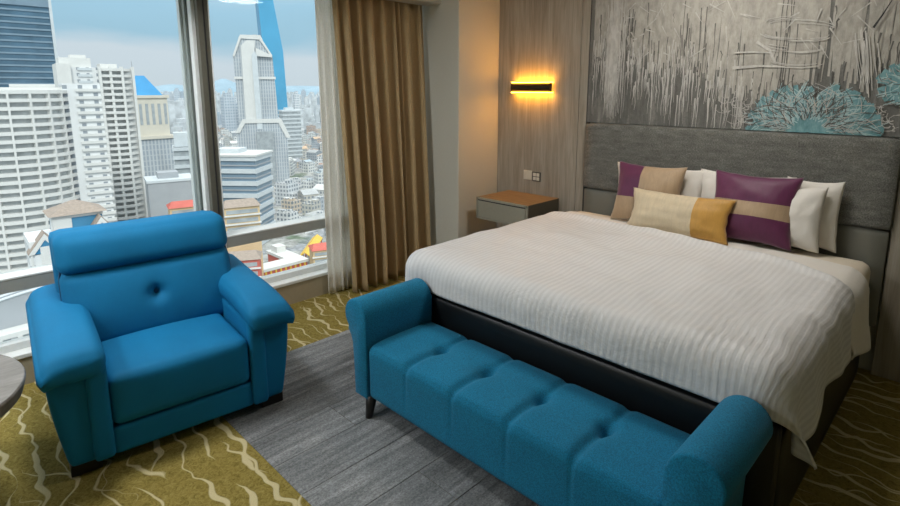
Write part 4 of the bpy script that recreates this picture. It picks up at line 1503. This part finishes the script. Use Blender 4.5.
# --- the rest of the city: low-rise houses, then far towers
rc = random.Random(23)
protos = []
for k in range(9):
    bm = bmesh.new()
    w, d, h = 0.5 + 0.5 * rc.random(), 0.5 + 0.4 * rc.random(), 1.0
    w, d = w * 16, d * 16
    h = rc.choice((7, 9, 11, 14, 17, 22))
    bx(bm, -w / 2, w / 2, -d / 2, d / 2, 0, h)
    if k % 3 == 2:        # pitched roof
        xm = 0
        prism_y(bm, [(-w / 2 - .5, h), (0, h + w * 0.22), (w / 2 + .5, h)][::-1], -d / 2 - .5, d / 2 + .5)
    else:
        for (a, b, c, e) in ((-w / 2, w / 2, -d / 2, -d / 2 + .4), (-w / 2, w / 2, d / 2 - .4, d / 2), (-w / 2, -w / 2 + .4, -d / 2, d / 2), (w / 2 - .4, w / 2, -d / 2, d / 2)):
            bx(bm, a, b, c, e, h, h + 0.9)
        for q in range(rc.randint(1, 3)):
            x, y = (rc.random() - .5) * w * .6, (rc.random() - .5) * d * .6
            s_ = 1 + rc.random() * 1.8
            bx(bm, x - s_, x + s_, y - s_, y + s_, h, h + 1.5 + rc.random() * 2)
        if k % 2:
            bx(bm, w / 2, w / 2 + w * 0.4, -d / 2, d * 0.2, 0, h * 0.6)
    protos.append((bm, math.hypot(w / 2 + (w * 0.4 if (k % 2 and k % 3 != 2) else 0.5), d / 2 + 0.5)))
first = {}
count = 0
LOWLAB = ['flat-roofed low-rise building with rooftop boxes in the dense city below', 'flat-roofed low-rise building with a lower side annex in the dense city', 'small pitched-roof house in the dense city below the window']
def clear(x, y, r, f=0.95):
    return all((x - a) ** 2 + (y - b) ** 2 > ((r + c) * f) ** 2 for a, b, c in placed)
tries = 0
while count < 250 and tries < 30000:
    tries += 1
    px = rc.choice((rc.uniform(205, 345), rc.uniform(205, 345), rc.uniform(120, 200)))
    dist = 245 + 950 * rc.random() ** 1.25
    k = rc.randrange(9)
    p = at(px, 88, dist)
    r = protos[k][1]
    if not clear(p.x, p.y, r):
        continue
    placed.append((p.x, p.y, r))
    rz = rc.choice((0.35, 0.35, 0.9, -0.2)) + rc.choice((0, PI / 2, PI)) + rc.gauss(0, 0.05)
    if k not in first:
        o = first[k] = obj('low_rise_building', protos[k][0].copy(), CM['low'])
        o.location = (p.x, p.y, G); o.rotation_euler = (0, 0, rz)
    else:
        o = dup(first[k], None, (p.x, p.y, G), rz)
    tag(o, LOWLAB[2 if k % 3 == 2 else k % 2], 'building', ('flat-roofed low-rise buildings of the city', 'low-rise buildings with a side annex', 'pitched-roof houses of the city')[2 if k % 3 == 2 else k % 2])
    count += 1
tw = bmesh.new()
bx(tw, -9, 9, -7, 7, 0, 50); bx(tw, -5, 5, -4, 4, 50, 55); bx(tw, 9, 13, -5, 5, 0, 42)
ft = None
count = tries = 0
while count < 60 and tries < 4000:
    tries += 1
    px = rc.choice((rc.uniform(200, 345), rc.uniform(200, 345), rc.uniform(150, 200)))
    dist = 900 + 2600 * rc.random()
    p = at(px, 88, dist)
    if not clear(p.x, p.y, 16):
        continue
    placed.append((p.x, p.y, 16))
    rz = rc.uniform(0, PI)
    if ft is None:
        o = ft = obj('far_tower', tw, CM['far']); o.location = (p.x, p.y, G); o.rotation_euler = (0, 0, rz)
    else:
        o = dup(ft, None, (p.x, p.y, G), rz)
    s_ = rc.uniform(0.8, 1.4)
    o.scale = (s_, s_, rc.uniform(0.5, 1.75))
    tag(o, 'far high-rise tower tinted pale for haze near the horizon', 'building', 'far high-rise towers')
    count += 1
fb = bmesh.new()
for i in range(1900):
    px = rc.uniform(100, 350)
    dist = 1150 + 4500 * rc.random() ** 1.3
    p = at(px, 88, dist)
    if not clear(p.x, p.y, 14, 1.0):
        continue
    w, h = rc.uniform(8, 22), rc.choice((8, 12, 16, 24, 34, 60)) * rc.uniform(0.7, 1.2)
    a = rc.uniform(0, PI)
    m = Matrix.Translation((p.x, p.y, G + h / 2)) @ Matrix.Rotation(a, 4, 'Z') @ Matrix.Diagonal((w, w * rc.uniform(.5, 1), h, 1))
    bmesh.ops.create_cube(fb, size=1, matrix=m)
fo = obj('distant_city', fb, plain('haze_tinted_city_walls', (0.52, 0.55, 0.57), 0.8, gscale=0.05, var=0.25))  # block colour paled and blued in place of haze
fo['kind'] = 'stuff'
tag(fo, 'mass of tiny distant city blocks toward the horizon', 'city')

# --- hills on the horizon
def hill(pxs, dist, peaks, label):
    bm = bmesh.new()
    rows = []
    n = 60
    for i in range(n + 1):
        px = pxs[0] + (pxs[1] - pxs[0]) * i / n
        e = sum(a * math.exp(-((px - c) / s_) ** 2) for c, a, s_ in peaks) * (1 + 0.12 * nz3(px * 0.08, 0, 2, 1.0)) + 0.8
        top = at(px, 88 - e, dist)
        fr, bk = at(px, 88, dist - 700), at(px, 88, dist + 900)
        rows.append([bm.verts.new((fr.x, fr.y, G)), bm.verts.new(fr.lerp(top, 0.55).to_tuple()[:2] + (G + (top.z - G) * (0.55 + 0.1 * nz3(px * .2, 1, 0, 1.0)),)), bm.verts.new(top), bm.verts.new((bk.x, bk.y, G))])
    for a, b in zip(rows, rows[1:]):
        for j in range(3):
            bm.faces.new((a[j], a[j + 1], b[j + 1], b[j]))
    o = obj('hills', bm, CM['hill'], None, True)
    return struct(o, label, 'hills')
hill((90, 360), 6500, ((222, 8.5, 12), (172, 3, 16), (245, 3, 16), (300, 1.5, 30), (120, 2, 20)), 'low hills tinted hazy blue on the horizon')
